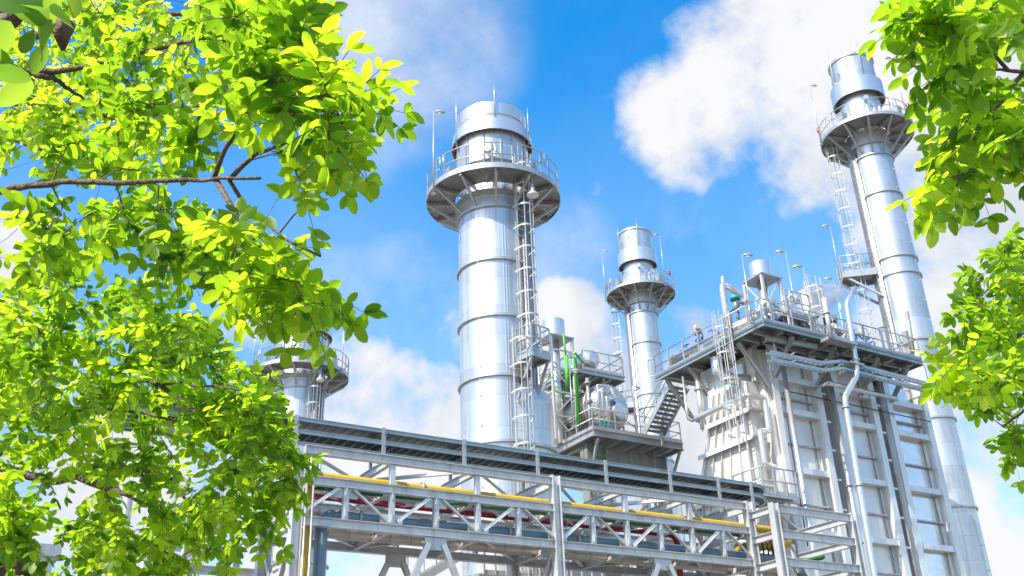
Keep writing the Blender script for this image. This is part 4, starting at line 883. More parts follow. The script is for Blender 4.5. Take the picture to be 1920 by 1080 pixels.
# ================================================================ pipe rack
YA, YB = 25.0, 27.6; PXS = [8.62, 16.68, 24.5]
ZT, ZM, ZB = 9.90, 9.08, 8.0
rk = thing('pipe_rack', (16.5, 26.3, 0), 'long galvanised trussed pipe rack crossing the bottom of the photo', 'pipe rack')
def ib(p, q, w_, h, name, up=(0,0,1), m='galvR', par=rk): b = MB(); b.ibeam(p, q, w_, h, .02, up); return b.build(name, m, par)
for i, x in enumerate(PXS):
    for y in (YA, YB):
        ib((x, y, .1), (x, y, 10.08 if not (i == 0) else 9.98), .26, .28, 'post', up=(1,0,0))
    for z in (ZT-.0, ZM, ZB): ib((x, YA+.16, z), (x, YB-.16, z), .18, .3, 'cross_beam')
for k, (xa, xb) in enumerate(zip(PXS[:-1], PXS[1:])):
    st_ = (xb-xa)/6; X = [xa+st_*j for j in range(7)]
    for y in (YA, YB):
        for z in (ZT, ZM, ZB):
            ib((xa+.15, y, z), (xb-.15, y, z), .2, .23, 'chord')
        for j in (1, 2, 3, 4, 5):
            b = MB(); b.chan((X[j], y-.06, ZB+.14), (X[j], y-.06, ZM-.14), .13, .15, up=(1,0,0)); b.build('strut', 'galvR', rk)
        for j in range(1, 6):
            for zz in (ZB+.2, ZM-.3):
                b = MB(); b.box((X[j]-.035, y-.10, zz), (X[j]+.004, y-.061, zz+.2)); b.build('clip_angle', 'galvR', rk)
        for j in (2, 4):
            b = MB(); b.chan((X[j], y-.06, ZM+.14), (X[j], y-.06, ZT-.14), .13, .15, up=(1,0,0)); b.build('strut', 'galvR', rk)
        for j in range(6):
            zl, zr = ((ZB+.16, ZM-.17) if j % 2 == 0 else (ZM-.17, ZB+.16))
            b = MB(); b.angle((X[j]+.18, y-.04, zl), (X[j+1]-.18, y-.04, zr), .09); b.build('diagonal', 'galvR', rk)
            for (xx, zz, dx, dz_) in ((X[j]+.18, zl, 1, zr-zl),):
                s1_ = 1 if zr > zl else -1
                b = MB(); b.box((X[j]+.05, y-.012, min(zl, zl+s1_*.2)-.02), (X[j]+.34, y-.002, max(zl, zl+s1_*.2)+.02)); b.build('gusset_plate', 'galvR', rk); b = MB(); b.box((X[j+1]-.34, y-.012, min(zr, zr-s1_*.2)-.02), (X[j+1]-.05, y-.002, max(zr, zr-s1_*.2)+.02))
            b.build('gusset_plate', 'galvR', rk)
    for j in (2, 4):
        for z in (ZT, ZM, ZB): ib((X[j], YA+.11, z+.02), (X[j], YB-.11, z+.02), .14, .22, 'cross_beam')
    for z in (ZT-.02, ZM-.03, ZB-.03):
        for (ya, ja, yb, jb) in ((YA, 0, YB, 2), (YB, 2, YA, 4), (YA, 4, YB, 6)):
            s_ = 1 if yb > ya else -1
            b = MB(); b.angle((X[ja]+.12, ya+s_*.15, z), (X[jb]-.1, yb-s_*.15, z), .12); b.build('plan_brace', 'galvR', rk)
    for y in (YA, YB):
        b = MB(); b.box((X[3]-.33, y-.012, ZB-.46), (X[3]+.33, y+.012, ZB-.12)); b.build('gusset_plate', 'galvR', rk)
        for s_ in (-1, 1):
            ib((X[3]+s_*.22, y, ZB-.3), (X[3]+s_*3.7, y, .6), .15, .15, 'chevron_brace', up=(0,1,0))
    for x in (xb,):
        ib((x-.05, YA+.2, ZB-.2), (x-.05, YB-.2, 4.6), .13, .13, 'side_brace', up=(1,0,0))
ib((8.62, YA+.2, ZB-.2), (8.62, YB-.2, 4.6), .13, .13, 'side_brace', up=(1,0,0)); ib((8.62, YB-.2, ZB-.2), (8.62, YA+.2, 4.6), .13, .13, 'side_brace', up=(1,0,0))
# extension bay in front of the boiler house
YE = 23.93; xe0, xe1 = 24.62, 28.32
zt_, zm_, zb_ = A(1480,957,y=YE).z, A(1490,1004,y=YE).z, A(1505,1057,y=YE).z
ex = thing('rack_extension', (26.5, 24.5, 0), 'short two-post steel frame stepping forward from the right end of the pipe rack', 'pipe rack')
for x in (xe0, xe1): ib((x, YE, .1), (x, YE, zt_+.18), .24, .26, 'post', up=(1,0,0), par=ex)
ib((xe1, YB, .1), (xe1, YB, zt_+.1), .24, .26, 'post', up=(1,0,0), par=ex)
for z in (zt_, zm_, zb_):
    ib((xe0+.14, YE, z), (xe1-.14, YE, z), .18, .26, 'beam', par=ex)
    ib((xe0, YE+.14, z-.02), (xe0-.0, YA-.0, z-.02), .16, .24, 'cross_beam', par=ex)
    ib((xe1, YE+.14, z), (xe1, YB-.14, z), .16, .24, 'cross_beam', par=ex)
    ib((PXS[2]+.16, YB, z), (xe1-.14, YB, z), .16, .24, 'beam', par=ex)
    b = MB(); b.angle((xe0+.2, YE+.2, z-.05), (xe1-.2, YB-.2, z-.05), .1); b.build('plan_brace', 'galvR', ex)
ib((xe1-.1, YE+.1, zb_-.2), (xe1-1.8, YE+.1, zb_-2.6), .12, .12, 'knee_brace', up=(0,1,0), par=ex)
ib((xe0+.1, YE+.1, zb_-.2), (xe0+1.2, YE+.1, zb_-2.0), .12, .12, 'knee_brace', up=(0,1,0), par=ex)
b = MB(); b.bar((26.6, YE+1.3, zb_), (26.6, YE+1.3, zm_+.05), .12); b.build('post', 'galvR', ex)
# branch running away to the left
bn = thing('rack_branch', (8.0, 31, 0), 'grey braced steel frame behind the left end of the pipe rack', 'pipe rack')
for y in (30.2, 33.5):
    for x in (7.2, 9.6): ib((x, y, .1), (x, y, 9.4), .24, .26, 'post', up=(1,0,0), par=bn)
    for z in (8.9, 7.6): ib((7.34, y, z), (9.46, y, z), .16, .24, 'cross_beam', par=bn)
for x in (7.2, 9.6):
    for z in (8.95, 7.65): ib((x, 27.8, z), (x, 33.4, z), .16, .24, 'chord', par=bn)
ib((7.3, 30.2, 4.8), (9.5, 30.2, 7.5), .13, .13, 'diagonal', up=(0,1,0), par=bn); ib((9.5, 30.3, 4.8), (7.3, 30.3, 7.5), .13, .13, 'diagonal', up=(0,1,0), par=bn)
# ---- cable trays above the rack
def tray(path, z, h, w_, label, fill=True, bed='dark'):
    o = thing('cable_tray', (path[0][0], path[0][1], z), label, 'cable tray', 'stacked cable trays over the pipe rack')
    pts = [V((x, y, 0)) for x, y in path]; nrm = []
    for i in range(len(pts)):
        d = (pts[min(i+1, len(pts)-1)]-pts[max(i-1, 0)]).normalized(); nrm.append(V((d.y, -d.x, 0)))
    for s_ in (1, -1):
        b = MB()
        line = [p+n*(s_*w_/2)+V((0,0,z)) for p, n in zip(pts, nrm)]
        for a_, c_ in zip(line[:-1], line[1:]):
            b.bar(a_, c_, .02, h); b.bar(a_+V((0,0,h/2-.012)), c_+V((0,0,h/2-.012)), .075, .02); b.bar(a_-V((0,0,h/2-.012)), c_-V((0,0,h/2-.012)), .075, .02)
        b.build('side_rail', 'galvT', o)
    if fill:
        b = MB(); L_ = [p+n*(w_/2-.03) for p, n in zip(pts, nrm)]; R__ = [p-n*(w_/2-.03) for p, n in zip(pts, nrm)]; m = len(pts)
        z0, z1 = z-h/2+.04, z-h/2+.12
        b.add([(p.x,p.y,zz) for zz in (z0, z1) for p in L_+R__], [(i, i+1, m+i+1, m+i) for i in range(m-1)]+[(2*m+i, 3*m+i, 3*m+i+1, 2*m+i+1) for i in range(m-1)])
        b.build('cables' if fill is True else 'tray_floor', bed if fill is True else fill, o)
    for a_, c_, n in (zip(pts[:-1], pts[1:], nrm) if fill is True else ()):
        L0 = (c_-a_).length; k = int(L0/.28)
        for j in range(max(k, 1)):
            p = a_.lerp(c_, (j+.5)/max(k, 1)); b = MB(); b.bar(p+n*(w_/2)+V((0,0,z-h/2+.03)), p-n*(w_/2)+V((0,0,z-h/2+.03)), .035, .02); b.build('rung', 'galvT', o)
    return o
cx_, cy_ = 25.85, 27.35
arc = [(cx_+.95*math.sin(a), cy_-.95*math.cos(a)) for a in [math.pi/2*i/10 for i in range(11)]]
path = [(4.0, 26.4), (8, 26.4), (12, 26.4), (16, 26.4), (20, 26.4), (24, 26.4)]+arc+[(26.8, 29.0)]
ZT1, ZT2, ZT3 = A(720,804.5,y=26.0).z-.065, A(720,826.5,y=26.0).z-.065, A(720,849,y=26.0).z-.04
tray(path, ZT1, .13, .80, 'topmost cable tray of the stack over the pipe rack, with open rungs', bed='grate')
tray(path, ZT2, .13, .80, 'middle cable tray of the stack over the rack, full of black cable')
tray([(4.0, 26.4), (12, 26.4), (20, 26.4)]+arc[:2], ZT3, .08, .80, 'shallow lowest cable tray lying on the rack just under the black cable one', fill='galvT')
sup = thing('tray_support', (16, 26.4, 10), 'row of slotted posts and arms holding the stacked cable trays on the pipe rack', 'support')
for x in (6.2, 8.8, 11.45, 14.1, 16.72, 19.36, 22.05, 24.2, 25.75):
    yy = 25.95
    b = MB(); b.chan((x, yy-.02, 9.9), (x, yy-.02, ZT1+.09), .06, .11, up=(1,0,0)); b.build('post', 'galv', sup)
    for z in (ZT2-.12, ZT1-.12): b = MB(); b.bar((x+.05, yy-.02, z), (x+.05, 26.85, z), .05, .07); b.build('arm', 'galv', sup)
    b = MB(); b.bar((x, 26.87, 9.9), (x, 26.87, 11.0), .08); b.build('post', 'galv', sup)
# ---- pipes on the rack
G = 'pipes lying on the pipe rack'
zi = A(690,1016,y=26.25).z+.2
zg, zp1, zp2 = A(690,926,y=25.6).z, A(690,930,y=25.95).z, A(690,933,y=26.25).z
zy = A(990,940,y=25.45).z; xr = A(1432,988,y=25.45)
pipe([(9.05, 25.45, .1), (9.05, 25.45, zy), (26.0, 25.45, zy), (26.6, 26.3, zy-.1)], .125, 'yellow', 'yellow gas pipe rising at the left end and running the length of the pipe rack', group=G, bend=.3, n=18, flanges=((1,.2),(1,.62)))
pipe([(24.6, 25.9, zy-.62), (25.6, 25.75, zy-.55), (26.9, 25.6, zy-.35)], .13, 'yellow', 'short ribbed yellow pipe stub at the right end of the rack under the gas pipe', group=G, n=16, bend=.2, flanges=((0,.1),(0,.35),(0,.6),(0,.85),(1,.3)))
zr = A(690,940.5,y=26.6).z
pipe([(7.5, 26.6, zr), (22.6, 26.6, zr), (22.6, 26.6, 6.5)], .10, 'red', 'dark red fire water pipe inside the pipe rack', group=G, flanges=((0,.3),(0,.7),(1,.3)))
zb1 = A(690,982,y=25.6).z
pipe([(9.55, 25.6, .1), (9.55, 25.6, 8.36), (27.0, 25.6, 8.36), (27.3, 25.6, 7.8)], .165, 'bluep', 'blue grey pipe with an elbow at the left, lying behind the lowest beam', group=G, bend=.4, n=18, flanges=((1,.06),(1,.33),(1,.47)))
pipe([(9.15, 26.25, .1), (9.15, 26.25, zi), (27.2, 26.25, zi)], .2, 'insul', 'nearer of two pale insulated pipes hanging under the pipe rack', group=G, bend=.5, n=20)
pipe([(9.9, 26.8, zi+.12), (26.2, 26.8, zi+.12)], .18, 'insul', 'farther of two pale insulated pipes hanging under the pipe rack', group=G, n=20)
pipe([(8.8, 25.95, zp1), (25.6, 25.95, zp1)], .05, 'galv', 'plain grey pipe between the yellow and red pipes', group=G)
pipe([(8.8, 25.6, zg), (25.9, 25.6, zg), (26.4, 26.0, 8.75), (27.0, 26.0, 8.6)], .05, 'dgreen', 'dark green pipe with its end hooked at the right end of the rack', group=G, bend=.2)
pipe([(8.8, 26.25, zp2), (24, 26.25, zp2)], .045, 'galv', 'plain grey pipe nearest the red pipe', group=G)
pipe([(26.9, 25.4, 8.35), (27.6, 25.0, 8.4), (27.5, 24.7, 8.4), (26.4, 25.2, 8.2)], .07, 'dgreen', 'green hose-like loop of pipe at the right end frame', group=G, bend=.2)
for k, px in enumerate((570, 583)):
    q = A(px, 1000, y=24.75); pipe([(q.x, 24.75, .1), (q.x, 24.75, 8.95)], .03, 'galv', 'thin grey conduit in front of the yellow riser, %s of two' % ('left', 'right')[k], group='conduits at the left end of the rack', n=8)
for k in range(6):
    q = V((24.9+k*.22, 25.55, zy-.75)); b = MB(); b.tube([q+V((0,.1,.55)), q+V((.02,-.12,.35)), q+V((.08,-.1,-.1)), q+V((.1,.1,-.25))], .03, 6, bend=.1)
    tag(b.build('dark_hose', 'dark'), 'dark hose in the row hanging at the right rack end below the gas pipe', 'hose', 'hoses at the right end of the rack')
# ================================================================ things seen through and under the rack
o = thing('low_stairs', (12.5, 31, 4), 'white steel stairs climbing to the right behind the rack, left of the broad stack foot', 'stairs')
p, q = A(765,1100,y=30.0), A(868,1040,y=30.0)
for dy in (0, .9):
    b = MB(); b.bar(p+V((0,dy,0)), q+V((0,dy,0)), .06, .26, up=(0,0,1)); b.build('stringer', 'white', o)
    b = MB(); b.tube([p+V((0,dy,.95)), q+V((0,dy,.95))], .03, 6)
    for f in (.2, .5, .8): a_ = p.lerp(q, f)+V((0,dy,0)); b.bar(a_, a_+V((0,0,.95)), .05)
    b.build('handrail', 'white', o)
b = MB()
for i in range(12): a_ = p.lerp(q, (i+.5)/12); b.box((a_.x-.13, a_.y+.03, a_.z-.02), (a_.x+.13, a_.y+.87, a_.z+.02))
b.build('tread', 'white', o)
o = thing('low_walkway', (18, 29.3, 6), 'white railed walkway round the foot of the broad stack, seen under the rack', 'walkway')
zw = A(960,1075,y=29.2).z
b = MB(); b.box((q.x, 28.9, zw-.25), (22.5, 29.9, zw-.15)); b.build('deck', 'galv', o)
b = MB(); rail(b, [(q.x+.2, 28.95, zw-.15), (22.4, 28.95, zw-.15)], sp=.42); b.build('railing', 'white', o)
for x in (16.2, 19, 21.8): b = MB(); b.bar((x, 29.4, .1), (x, 29.4, zw-.25), .18); b.build('leg', 'white', o)
random.seed(11)
for i in range(9):
    x = 21.5+i*.75+random.uniform(-.2,.2); y = random.uniform(30.5, 33); r_ = random.choice((.06,.1,.16)); zt2 = random.uniform(8.5, 12.0) if i % 2 else random.uniform(10, 13.5)
    b = MB(); b.tube([(x,y,.1),(x,y,zt2),(x+.5,y+1.2,zt2)], r_, 10, bend=.2); tag(b.build('riser_pipe', random.choice(('alu2','white','galv'))), 'bright riser pipe among the pipework behind the rack, right of the broad stack', 'pipe', 'risers behind the rack')
for i, (x0_, x1_, z) in enumerate(((21,27.5,11.3),(21.5,27,9.9),(22,28,8.6))):
    b = MB(); b.ibeam((x0_, 33.2, z), (x1_, 33.2, z), .2, .3); tag(b.build('steel_beam', 'galv'), '%s of three steel beams among the risers behind the rack' % ('uppermost','middle','lowest')[i], 'beam', 'beams behind the rack')
o = thing('equipment_house', (24.8, 36, 0), 'pale equipment enclosure behind the risers, seen through the rack', 'building')
b = MB(); b.box((22.2, 34.6, .1), (27.4, 38.4, 9.6)); b.build('wall', 'bldg', o)
b = MB(); b.box((22.1, 34.5, 9.6), (27.5, 38.5, 9.75)); b.build('roof', 'galv', o)
for x in (22.8, 24.3, 25.8): b = MB(); b.box((x, 34.55, 6.6), (x+1.0, 34.59, 8.3)); b.build('louvre', 'grate', o)
# pale turbine hall at the far left behind the leaves
o = thing('turbine_hall', (-2, 42, 0), 'pale box-shaped building low behind the leaves at the lower left', 'building')
b = MB(); b.box((-9, 38, .1), (4.6, 50, 9.2)); b.build('wall', 'bldg', o)
b = MB(); b.box((-9.2, 37.8, 9.2), (4.8, 50.2, 9.6)); b.build('roof', 'galv', o)
for i in range(8):
    b = MB(); b.box((-8+i*1.6, 37.93, 5.5), (-7+i*1.6, 37.98, 7.6)); b.build('window', 'glass', o)
for i in range(3):
    x = 5.3+i*.75; b = MB(); b.tube([(x, 34, .1), (x, 34, 10.6)], .16, 10); tag(b.build('riser_pipe', 'galv'), 'grey riser pipe behind the leaves left of the rack', 'pipe', 'risers left of the rack')
# ================================================================ trees
def inpoly(x, y, poly):
    r = False; j = len(poly)-1
    for i in range(len(poly)):
        xi, yi = poly[i]; xj, yj = poly[j]
        if (yi > y) != (yj > y) and x < (xj-xi)*(y-yi)/(yj-yi)+xi: r = not r
        j = i
    return r
class Leaves:
    def __init__(s): s.v = []; s.f = []; s.t = []
    def leaflet(s, p, d, n, L, w, tint, fine=True):
        d = d.normalized(); sd = d.cross(n)
        if sd.length < 1e-4: return
        sd.normalize(); n = sd.cross(d); o = len(s.v)
        cup = random.uniform(.06, .22)*w; bend = random.uniform(-.08, .26)*L; tw = random.uniform(-.12, .12)
        st = ((.10,.50),(.30,.90),(.58,1.),(.84,.62)) if fine else ((.3,.85),(.72,.85))
        s.v.append(tuple(p)); k = len(st)
        for t, ww in st:
            c = p+d*(L*t)-n*(bend*t*t); a = sd*(w*.5*ww); up = n*(cup*ww)
            s.v += [tuple(c), tuple(c+a+up+n*tw*w*t), tuple(c-a+up-n*tw*w*t)]
        s.v.append(tuple(p+d*L-n*bend)); e = o+1+3*k
        fs = [(o, o+2, o+1), (o, o+1, o+3)]
        for i in range(k-1):
            a = o+1+3*i; b = a+3; fs += [(a, a+1, b+1, b), (a, b, b+2, a+2)]
        a = o+1+3*(k-1); fs += [(a, a+1, e), (a, e, a+2)]
        s.f += fs; s.t += [tint]*len(fs)
    def build(s, name, m, parent):
        o = ORG[parent.as_pointer()]; me = bpy.data.meshes.new(name)
        me.from_pydata([(x-o.x, y-o.y, z-o.z) for x, y, z in s.v], [], s.f)
        me.attributes.new('tint', 'FLOAT', 'FACE').data.foreach_set('value', s.t)
        me.polygons.foreach_set('use_smooth', [True]*len(s.f)); me.materials.append(M[m]); me.update()
        ob = bpy.data.objects.new(name, me); col.objects.link(ob); ob.parent = parent; return ob
def rnd(): return V((random.gauss(0,1), random.gauss(0,1), random.gauss(0,1)))
UPV = V((0,0,1))
def tree(label, base, trunk, branches, regions, seed, group='leafy trees framing the photo', leafm='leaf'):
    random.seed(seed)
    t = thing('leafy_tree', base, label, 'tree', group)
    nodes = []
    def addpath(pts, r0, r1, name, n=9):
        pts = [V(p) for p in pts]; pts = roundpath(pts, .5, 4) if len(pts) > 2 else pts
        # small crookedness
        q = [pts[0]]
        for a, b in zip(pts[:-1], pts[1:]):
            m = max(1, int((b-a).length/.12))
            for i in range(1, m+1): q.append(a.lerp(b, i/m)+rnd()*min(r1*.2+.0015, .005))
        rs = [r0+(r1-r0)*i/(len(q)-1) for i in range(len(q))]
        mb = MB(); mb.tube(q, rs, n); mb.build(name, 'bark', t)
        nodes.extend([(p, r) for p, r in zip(q, rs)])
    addpath(trunk[0], trunk[1], trunk[2], 'trunk', 12)
    nodes.clear()
    for pts, r0, r1 in branches: addpath([at(px, py, c=c) for px, py, c in pts], r0, r1, 'branch')
    lv = Leaves(); tw = MB(); cl = []
    for (poly, n, c0, c1, Ls, nf, fine) in regions:
        xs = [p[0] for p in poly]; ys = [p[1] for p in poly]; k = 0; tries = 0
        while k < n and tries < n*60:
            tries += 1; x = random.uniform(min(xs), max(xs)); y = random.uniform(min(ys), max(ys))
            if inpoly(x, y, poly): cl.append((at(x, y, c=random.uniform(c0, c1)), Ls, nf, fine)); k += 1
    import heapq
    def near(p):
        b = None; bd = 1e9
        for q, r in nodes:
            d = (q-p).length_squared
            if d < bd: bd = d; b = (q, r)
        return b, math.sqrt(bd)
    cl = [(near(c[0])[1], i, c) for i, c in enumerate(cl)]; cl.sort(key=lambda z: z[0])
    for _, i, (p, Ls, nf, fine) in cl:
        (q, rq), dist = near(p)
        dv = (p-q); ln = max(dist, 1e-3)
        if dist > .02:
            m = max(2, int(dist/.10)); pts = []
            sag = rnd()*ln*.10
            for j in range(m+1):
                f = j/m; pts.append(q.lerp(p, f)+sag*math.sin(math.pi*f)+UPV*(.12*ln*math.sin(math.pi*f)))
            r0 = min(rq*.8, .0022+ln*.0045); 
            tw.tube(pts, [r0, .0014], 5 if fine else 4)
            nodes.extend((pp, r0*(1-.6*j/m)) for j, pp in enumerate(pts) if j)
        dirm = dv.normalized() if dist > .02 else rnd().normalized()
        view = (p-CAM).normalized(); tint0 = random.random()
        for f in range(nf):
            d = (dirm*.8+rnd()*.55+UPV*(-.12)).normalized(); L = Ls*random.uniform(2.3, 3.3)
            nb = (UPV*.75+view*.45+rnd()*.33).normalized(); nk = random.choice((3, 3, 4, 4, 5)); pts = []
            droop = random.uniform(.1, .45)
            for j in range(6):
                g = j/5; pts.append(p+d*(L*(g-.3))-UPV*(droop*L*g*g*.6))
            tw.tube(pts, [.0016 if fine else .0022, .0008], 3, cap=False)
            for j in range(nk):
                g = .18+.82*(j/(nk-1)); x = g*5; a = min(int(x), 4); pp = pts[a].lerp(pts[a+1], x-a); td = (pts[a+1]-pts[a]).normalized()
                sd = td.cross(nb).normalized(); nn_ = sd.cross(td)
                ls = Ls*(.72+.42*math.sin(math.pi*min(g, .86)))*random.uniform(.74, 1.2)
                for s_ in (-1, 1):
                    dd = (td*random.uniform(.35, .65)+sd*s_-nn_*random.uniform(-.1, .45)+rnd()*.12)
                    nl = (nn_+rnd()*.22).normalized()
                    lv.leaflet(pp+td*(random.uniform(-.1,.1)*Ls), dd, nl, ls, ls*random.uniform(.46,.56), min(1, max(0, .55*tint0+.45*random.random())), fine)
            lv.leaflet(pts[-1], (pts[-1]-pts[-2])+rnd()*.004, nb, Ls*1.15, Ls*.56, tint0*.6+.4*random.random(), fine)
    if tw.v: tw.build('twigs', 'bark', t)
    lv.build('crown', leafm, t)
    return t
W = lambda px, py, c: at(px, py, c=c)
# --- upper left: leaves close overhead
def ground_of(p): return (p.x, p.y, 0)
tp = W(-620, 420, 3.4); base = (tp.x-.2, tp.y-.3, 0)
UL_near = [(430,0),(585,0),(600,50),(590,110),(660,150),(690,190),(672,230),(648,280),(622,330),(600,375),(560,350),(520,290),(500,240),(470,180),(440,100)]
tree('near overhanging tree at the upper left, big round leaflets reaching out toward the broad stack', base,
     ([base, (tp.x-.1, tp.y-.1, 1.5), tp, tp+V((.1,.2,1.6)), tp+V((-.1,.5,2.6))], .16, .012),
     [([(-600,430,3.4),(-150,385,3.1),(0,357,3.0),(70,346,2.9),(250,341,2.8),(400,338,2.7),(485,333,2.6)], .018, .004),
      ([(400,338,2.7),(430,260,2.65),(470,200,2.5),(560,150,2.4)], .007, .003), ([(430,337,2.7),(475,290,2.6),(560,260,2.4),(640,220,2.3)], .007, .003),
      ([(405,338,2.7),(440,400,2.6),(490,470,2.6),(560,530,2.5)], .008, .003), ([(430,338,2.7),(460,390,2.7),(520,440,2.6),(600,480,2.5)], .006, .003),
      ([(-500,330,3.6),(-100,160,3.6),(66,134,3.5),(130,133,3.5),(260,100,3.4),(380,72,3.3),(460,62,3.2)], .018, .004),
      ([(-450,250,3.8),(0,20,3.8),(200,-60,3.6),(420,-80,3.2),(520,-40,2.8)], .016, .004),
      ([(66,140,3.5),(100,145,3.5),(140,175,3.6),(200,220,3.8)], .012, .004)],
     [([(-600,-100),(-20,-100),(-20,520),(-600,560)], 46, 2.8, 4.2, .05, 3, True), (UL_near, 42, 2.0, 2.7, .050, 3, True),
      ([(230,0),(450,0),(490,120),(480,210),(380,235),(320,270),(240,270),(200,150)], 48, 2.8, 3.9, .045, 3, True),
      ([(0,0),(230,0),(240,280),(60,330),(0,300)], 42, 3.4, 5.0, .048, 3, True),
      ([(50,395),(300,385),(420,400),(510,460),(580,520),(600,545),(560,580),(510,570),(440,530),(380,490),(300,480),(200,450),(110,480),(60,440)], 52, 2.6, 3.4, .046, 3, True),
      ([(430,420),(540,470),(600,530),(585,565),(520,570),(450,510)], 16, 2.2, 2.7, .050, 3, True),
      ([(60,270),(300,240),(420,250),(360,320),(90,330)], 12, 2.9, 3.6, .045, 3, True)], 21)
# --- the fine leaved crown further behind at the upper left
tp = W(-700, 300, 9); base = (tp.x, tp.y, 0)
tree('fine leaved tree further back at the upper left, its small bright leaves filling the gaps', base,
     ([base, (tp.x, tp.y, 3), tp, tp+V((.2,.3,2.5)), tp+V((-.2,.6,4.2))], .25, .02),
     [([(-680,300,9),(-200,200,8.6),(100,190,8.2),(330,210,8),(430,180,8)], .07, .012), ([(-200,200,8.6),(60,60,8.4),(300,20,8.2),(520,40,8)], .05, .01), ([(-100,195,8.5),(60,280,8.3),(200,300,8)], .04, .01)],
     [([(0,0),(540,0),(520,90),(430,200),(330,250),(230,280),(80,330),(0,320)], 185, 7.4, 9.4, .054, 4, False),
      ([(500,0),(600,0),(610,40),(560,90),(500,80)], 16, 7, 8.5, .06, 4, False)], 22, leafm='leafLit')
# --- lower left tree
tp = W(-170, 1330, 5.6); base = (tp.x, tp.y, 0)
LL = [(0,520),(120,515),(250,540),(320,600),(390,620),(425,665),(480,690),(520,745),(545,800),(560,880),(505,905),(470,925),(460,985),(440,970),(400,1000),(395,1050),(240,1070),(150,1040),(120,970),(150,900),(0,930)]
tree('bushy bright green tree filling the lower left corner, branches showing between its leaves', base,
     ([base, (tp.x, tp.y, .8), W(-60, 1150, 5.6), W(20, 1010, 5.6), W(-5, 950, 5.7)], .14, .06),
     [([(45,1075,5.5),(35,1020,5.5),(20,975,5.6),(0,945,5.7),(-60,860,5.9)], .045, .03), ([(50,1080,5.5),(62,1060,5.5),(60,1030,5.4),(30,985,5.5)], .02, .008),
      ([(-120,1000,5.8),(0,845,5.9),(100,720,5.8),(85,590,5.6),(100,560,5.5)], .028, .008),
      ([(85,585,5.5),(130,650,5.3),(210,705,5.1),(300,722,4.9),(420,725,4.7),(470,735,4.6)], .013, .004),
      ([(-60,860,5.9),(100,905,5.8),(150,890,5.6),(180,870,5.5),(260,880,5.3),(330,900,5.1),(360,960,5.0)], .028, .007),
      ([(150,895,5.6),(210,918,5.4),(240,930,5.3),(300,960,5.2)], .022, .006), ([(60,770,5.7),(140,768,5.5),(260,770,5.3),(330,790,5.1)], .02, .006),
      ([(205,705,5.1),(205,770,5.1),(240,660,5.0),(255,640,5.0)], .008, .004), ([(300,722,4.9),(380,780,4.8),(470,840,4.6),(520,860,4.5)], .012, .005), ([(0,1000,5.6),(-20,1000,5.6),(30,1065,5.6)], .01, .008),
      ([(260,880,5.3),(300,950,5.2),(270,1010,5.2),(330,1050,5.2)], .010, .004)],
     [([(-500,560),(-20,560),(-20,1000),(-300,1100)], 46, 5.2, 6.6, .055, 3, True), (LL, 228, 4.3, 6.2, .055, 3, True),
      ([(400,700),(520,740),(560,850),(575,890),(530,900),(480,850),(400,800)], 30, 4.2, 4.7, .050, 3, True),
      ([(0,520),(100,520),(180,600),(120,720),(0,760)], 22, 4.8, 5.6, .064, 3, True),
      ([(250,540),(400,620),(430,700),(300,690),(200,610)], 34, 4.8, 6.0, .052, 3, True),
      ([(440,920),(510,930),(505,1000),(470,1010)], 8, 4.6, 5.0, .065, 3, True),
      ([(0,960),(30,950),(60,990),(20,1040),(0,1040)], 10, 5.2, 5.8, .075, 3, True), ([(0,1050),(120,1060),(130,1080),(0,1080)], 8, 6, 7, .06, 3, False),
      ([(150,980),(430,1000),(430,1080),(160,1080)], 30, 5.2, 6.4, .066, 3, True)], 23)
# --- upper right
tp = W(2500, 260, 3.4); base = (tp.x+.2, tp.y-.2, 0)
tree('overhanging tree at the upper right, big round leaflets beside the slim stack top', base,
     ([base, (tp.x+.1, tp.y-.1, 1.6), tp, tp+V((0,.2,1.4)), tp+V((.2,.4,2.4))], .13, .012),
     [([(2480,260,3.4),(2100,160,3.0),(1960,136,2.9),(1890,132,2.8),(1838,128,2.75)], .016, .003), ([(1890,132,2.8),(1850,88,2.75),(1790,70,2.7)], .006, .003), ([(1920,135,2.85),(1870,200,2.75),(1820,270,2.65),(1760,300,2.6)], .007, .003),
      ([(1990,140,2.95),(1925,100,2.9),(1890,40,2.8),(1850,-20,2.8),(1750,-40,2.7)], .01, .004)],
     [([(1710,0),(1890,0),(1880,40),(1850,100),(1830,140),(1790,130),(1750,140),(1725,110),(1710,60)], 21, 2.2, 2.8, .049, 3, True),
      ([(1790,235),(1830,200),(1920,190),(1920,340),(1870,330),(1810,345),(1775,365),(1745,335)], 20, 2.2, 2.8, .049, 3, True),
      ([(1940,-150),(2450,-200),(2450,420),(1940,380)], 46, 2.4, 3.8, .055, 3, True),
      ([(1780,170),(1920,150),(1920,250),(1800,230)], 12, 3.0, 3.8, .06, 3, True), ([(1860,0),(1920,0),(1920,40),(1880,50)], 8, 3, 4, .06, 3, True),
      ([(1740,20),(1820,20),(1800,120),(1745,120)], 5, 2.2, 2.6, .056, 3, True)], 24)
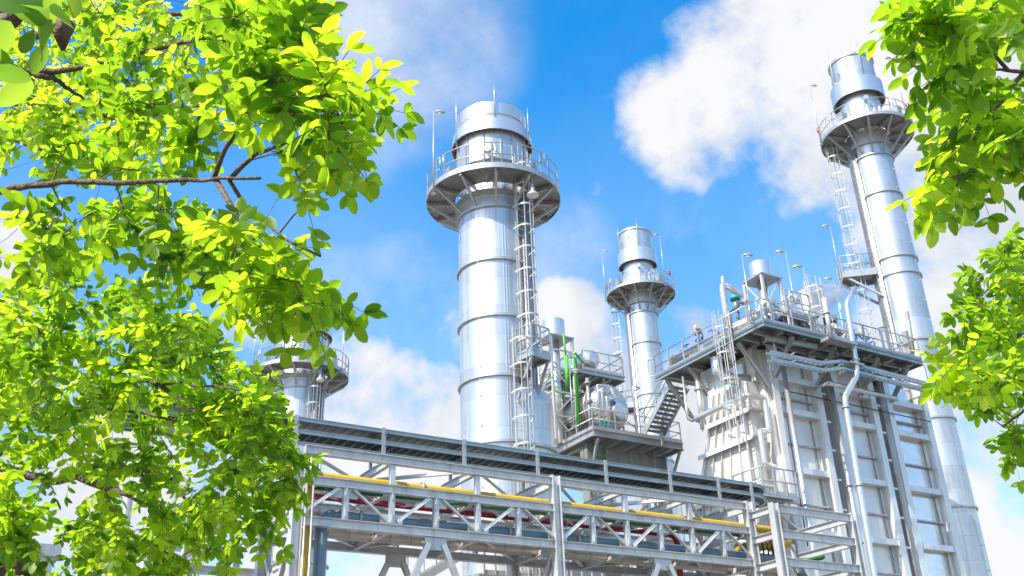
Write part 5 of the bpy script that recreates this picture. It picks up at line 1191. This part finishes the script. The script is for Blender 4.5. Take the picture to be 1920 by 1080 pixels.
# --- lower right
tp = W(2450, 640, 5.2); base = (tp.x, tp.y, 0)
tree('bright green tree hanging in from the right edge, in front of the leaning stack', base,
     ([base, (tp.x, tp.y, 1.5), tp, tp+V((0,.2,1.2)), tp+V((.1,.5,2.4))], .13, .012),
     [([(2440,640,5.2),(2050,520,4.8),(1920,518,4.6),(1870,525,4.5),(1840,555,4.4)], .018, .004), ([(2000,560,4.9),(1880,650,4.6),(1820,660,4.5),(1790,660,4.4)], .014, .004), ([(2000,700,5),(1920,770,4.9),(1880,800,4.8)], .012, .004)],
     [([(1845,505),(1885,480),(1920,465),(1920,740),(1880,745),(1855,775),(1830,750),(1795,712),(1785,685),(1805,645),(1830,600),(1820,575),(1815,550)], 66, 4.0, 5.4, .054, 3, True),
      ([(1765,665),(1800,655),(1840,690),(1800,725),(1775,715)], 6, 3.9, 4.4, .06, 3, True),
      ([(1890,790),(1920,780),(1920,860),(1895,850)], 8, 4.8, 5.6, .06, 3, True), ([(1885,455),(1920,435),(1920,490),(1890,490)], 4, 4.2, 5, .055, 3, True), ([(1940,430),(2450,380),(2450,820),(1940,800)], 60, 4.2, 5.8, .058, 3, True)], 25)
# --- the closest sprigs
random.seed(31)
tp = W(-500, -60, 1.7); base = (tp.x-.3, tp.y-.5, 0)
t = thing('leafy_tree', base, 'broad leaved sprig hanging closest to the lens in the top left corner', 'tree', 'leafy trees framing the photo')
b = MB(); b.tube([V(base), V((base[0], base[1], 1.6)), tp, tp+V((.1,.3,.8))], [.06,.03], 10, bend=.4); b.build('trunk', 'bark', t)
b = MB(); b.tube([tp, W(-150,60,1.5), W(20,40,1.4), W(70,-10,1.35)], [.02,.008], 8); b.tube([W(-100,60,1.5), W(0,120,1.35), W(60,150,1.3)], [.008,.003], 6); b.build('branch', 'bark', t)
lv = Leaves()
for (x0, y0, x1, y1, c) in ((60,-40,20,45,1.3),(95,-50,85,50,1.35),(70,40,110,115,1.3),(90,20,140,50,1.32),(20,40,-40,110,1.3),(60,150,-20,130,1.25),(60,150,0,200,1.28),(60,140,85,85,1.35),(20,20,75,35,1.3),(-10,90,25,150,1.3),(130,-40,140,30,1.4),(40,100,60,60,1.4),(0,0,30,-60,1.4)):
    p, q = W(x0, y0, c), W(x1, y1, c*random.uniform(.95, 1.05)); d = q-p
    lv.leaflet(p, d, (UPV*.6+(p-CAM).normalized()*.7+rnd()*.3).normalized(), d.length*1.05, d.length*.5, random.random(), True)
lv.build('crown', 'leafD', t)
b = MB(); p, q = W(112, 25, 1.4), W(118, 95, 1.4); b.tube([p, p.lerp(q, .3)+V((.006,0,0)), p.lerp(q, .6), q], [.006,.014,.012,.003], 7); b.build('withered_leaf', 'bark', t)
p0 = W(700, -150, 6); tp = W(900, -700, 6)
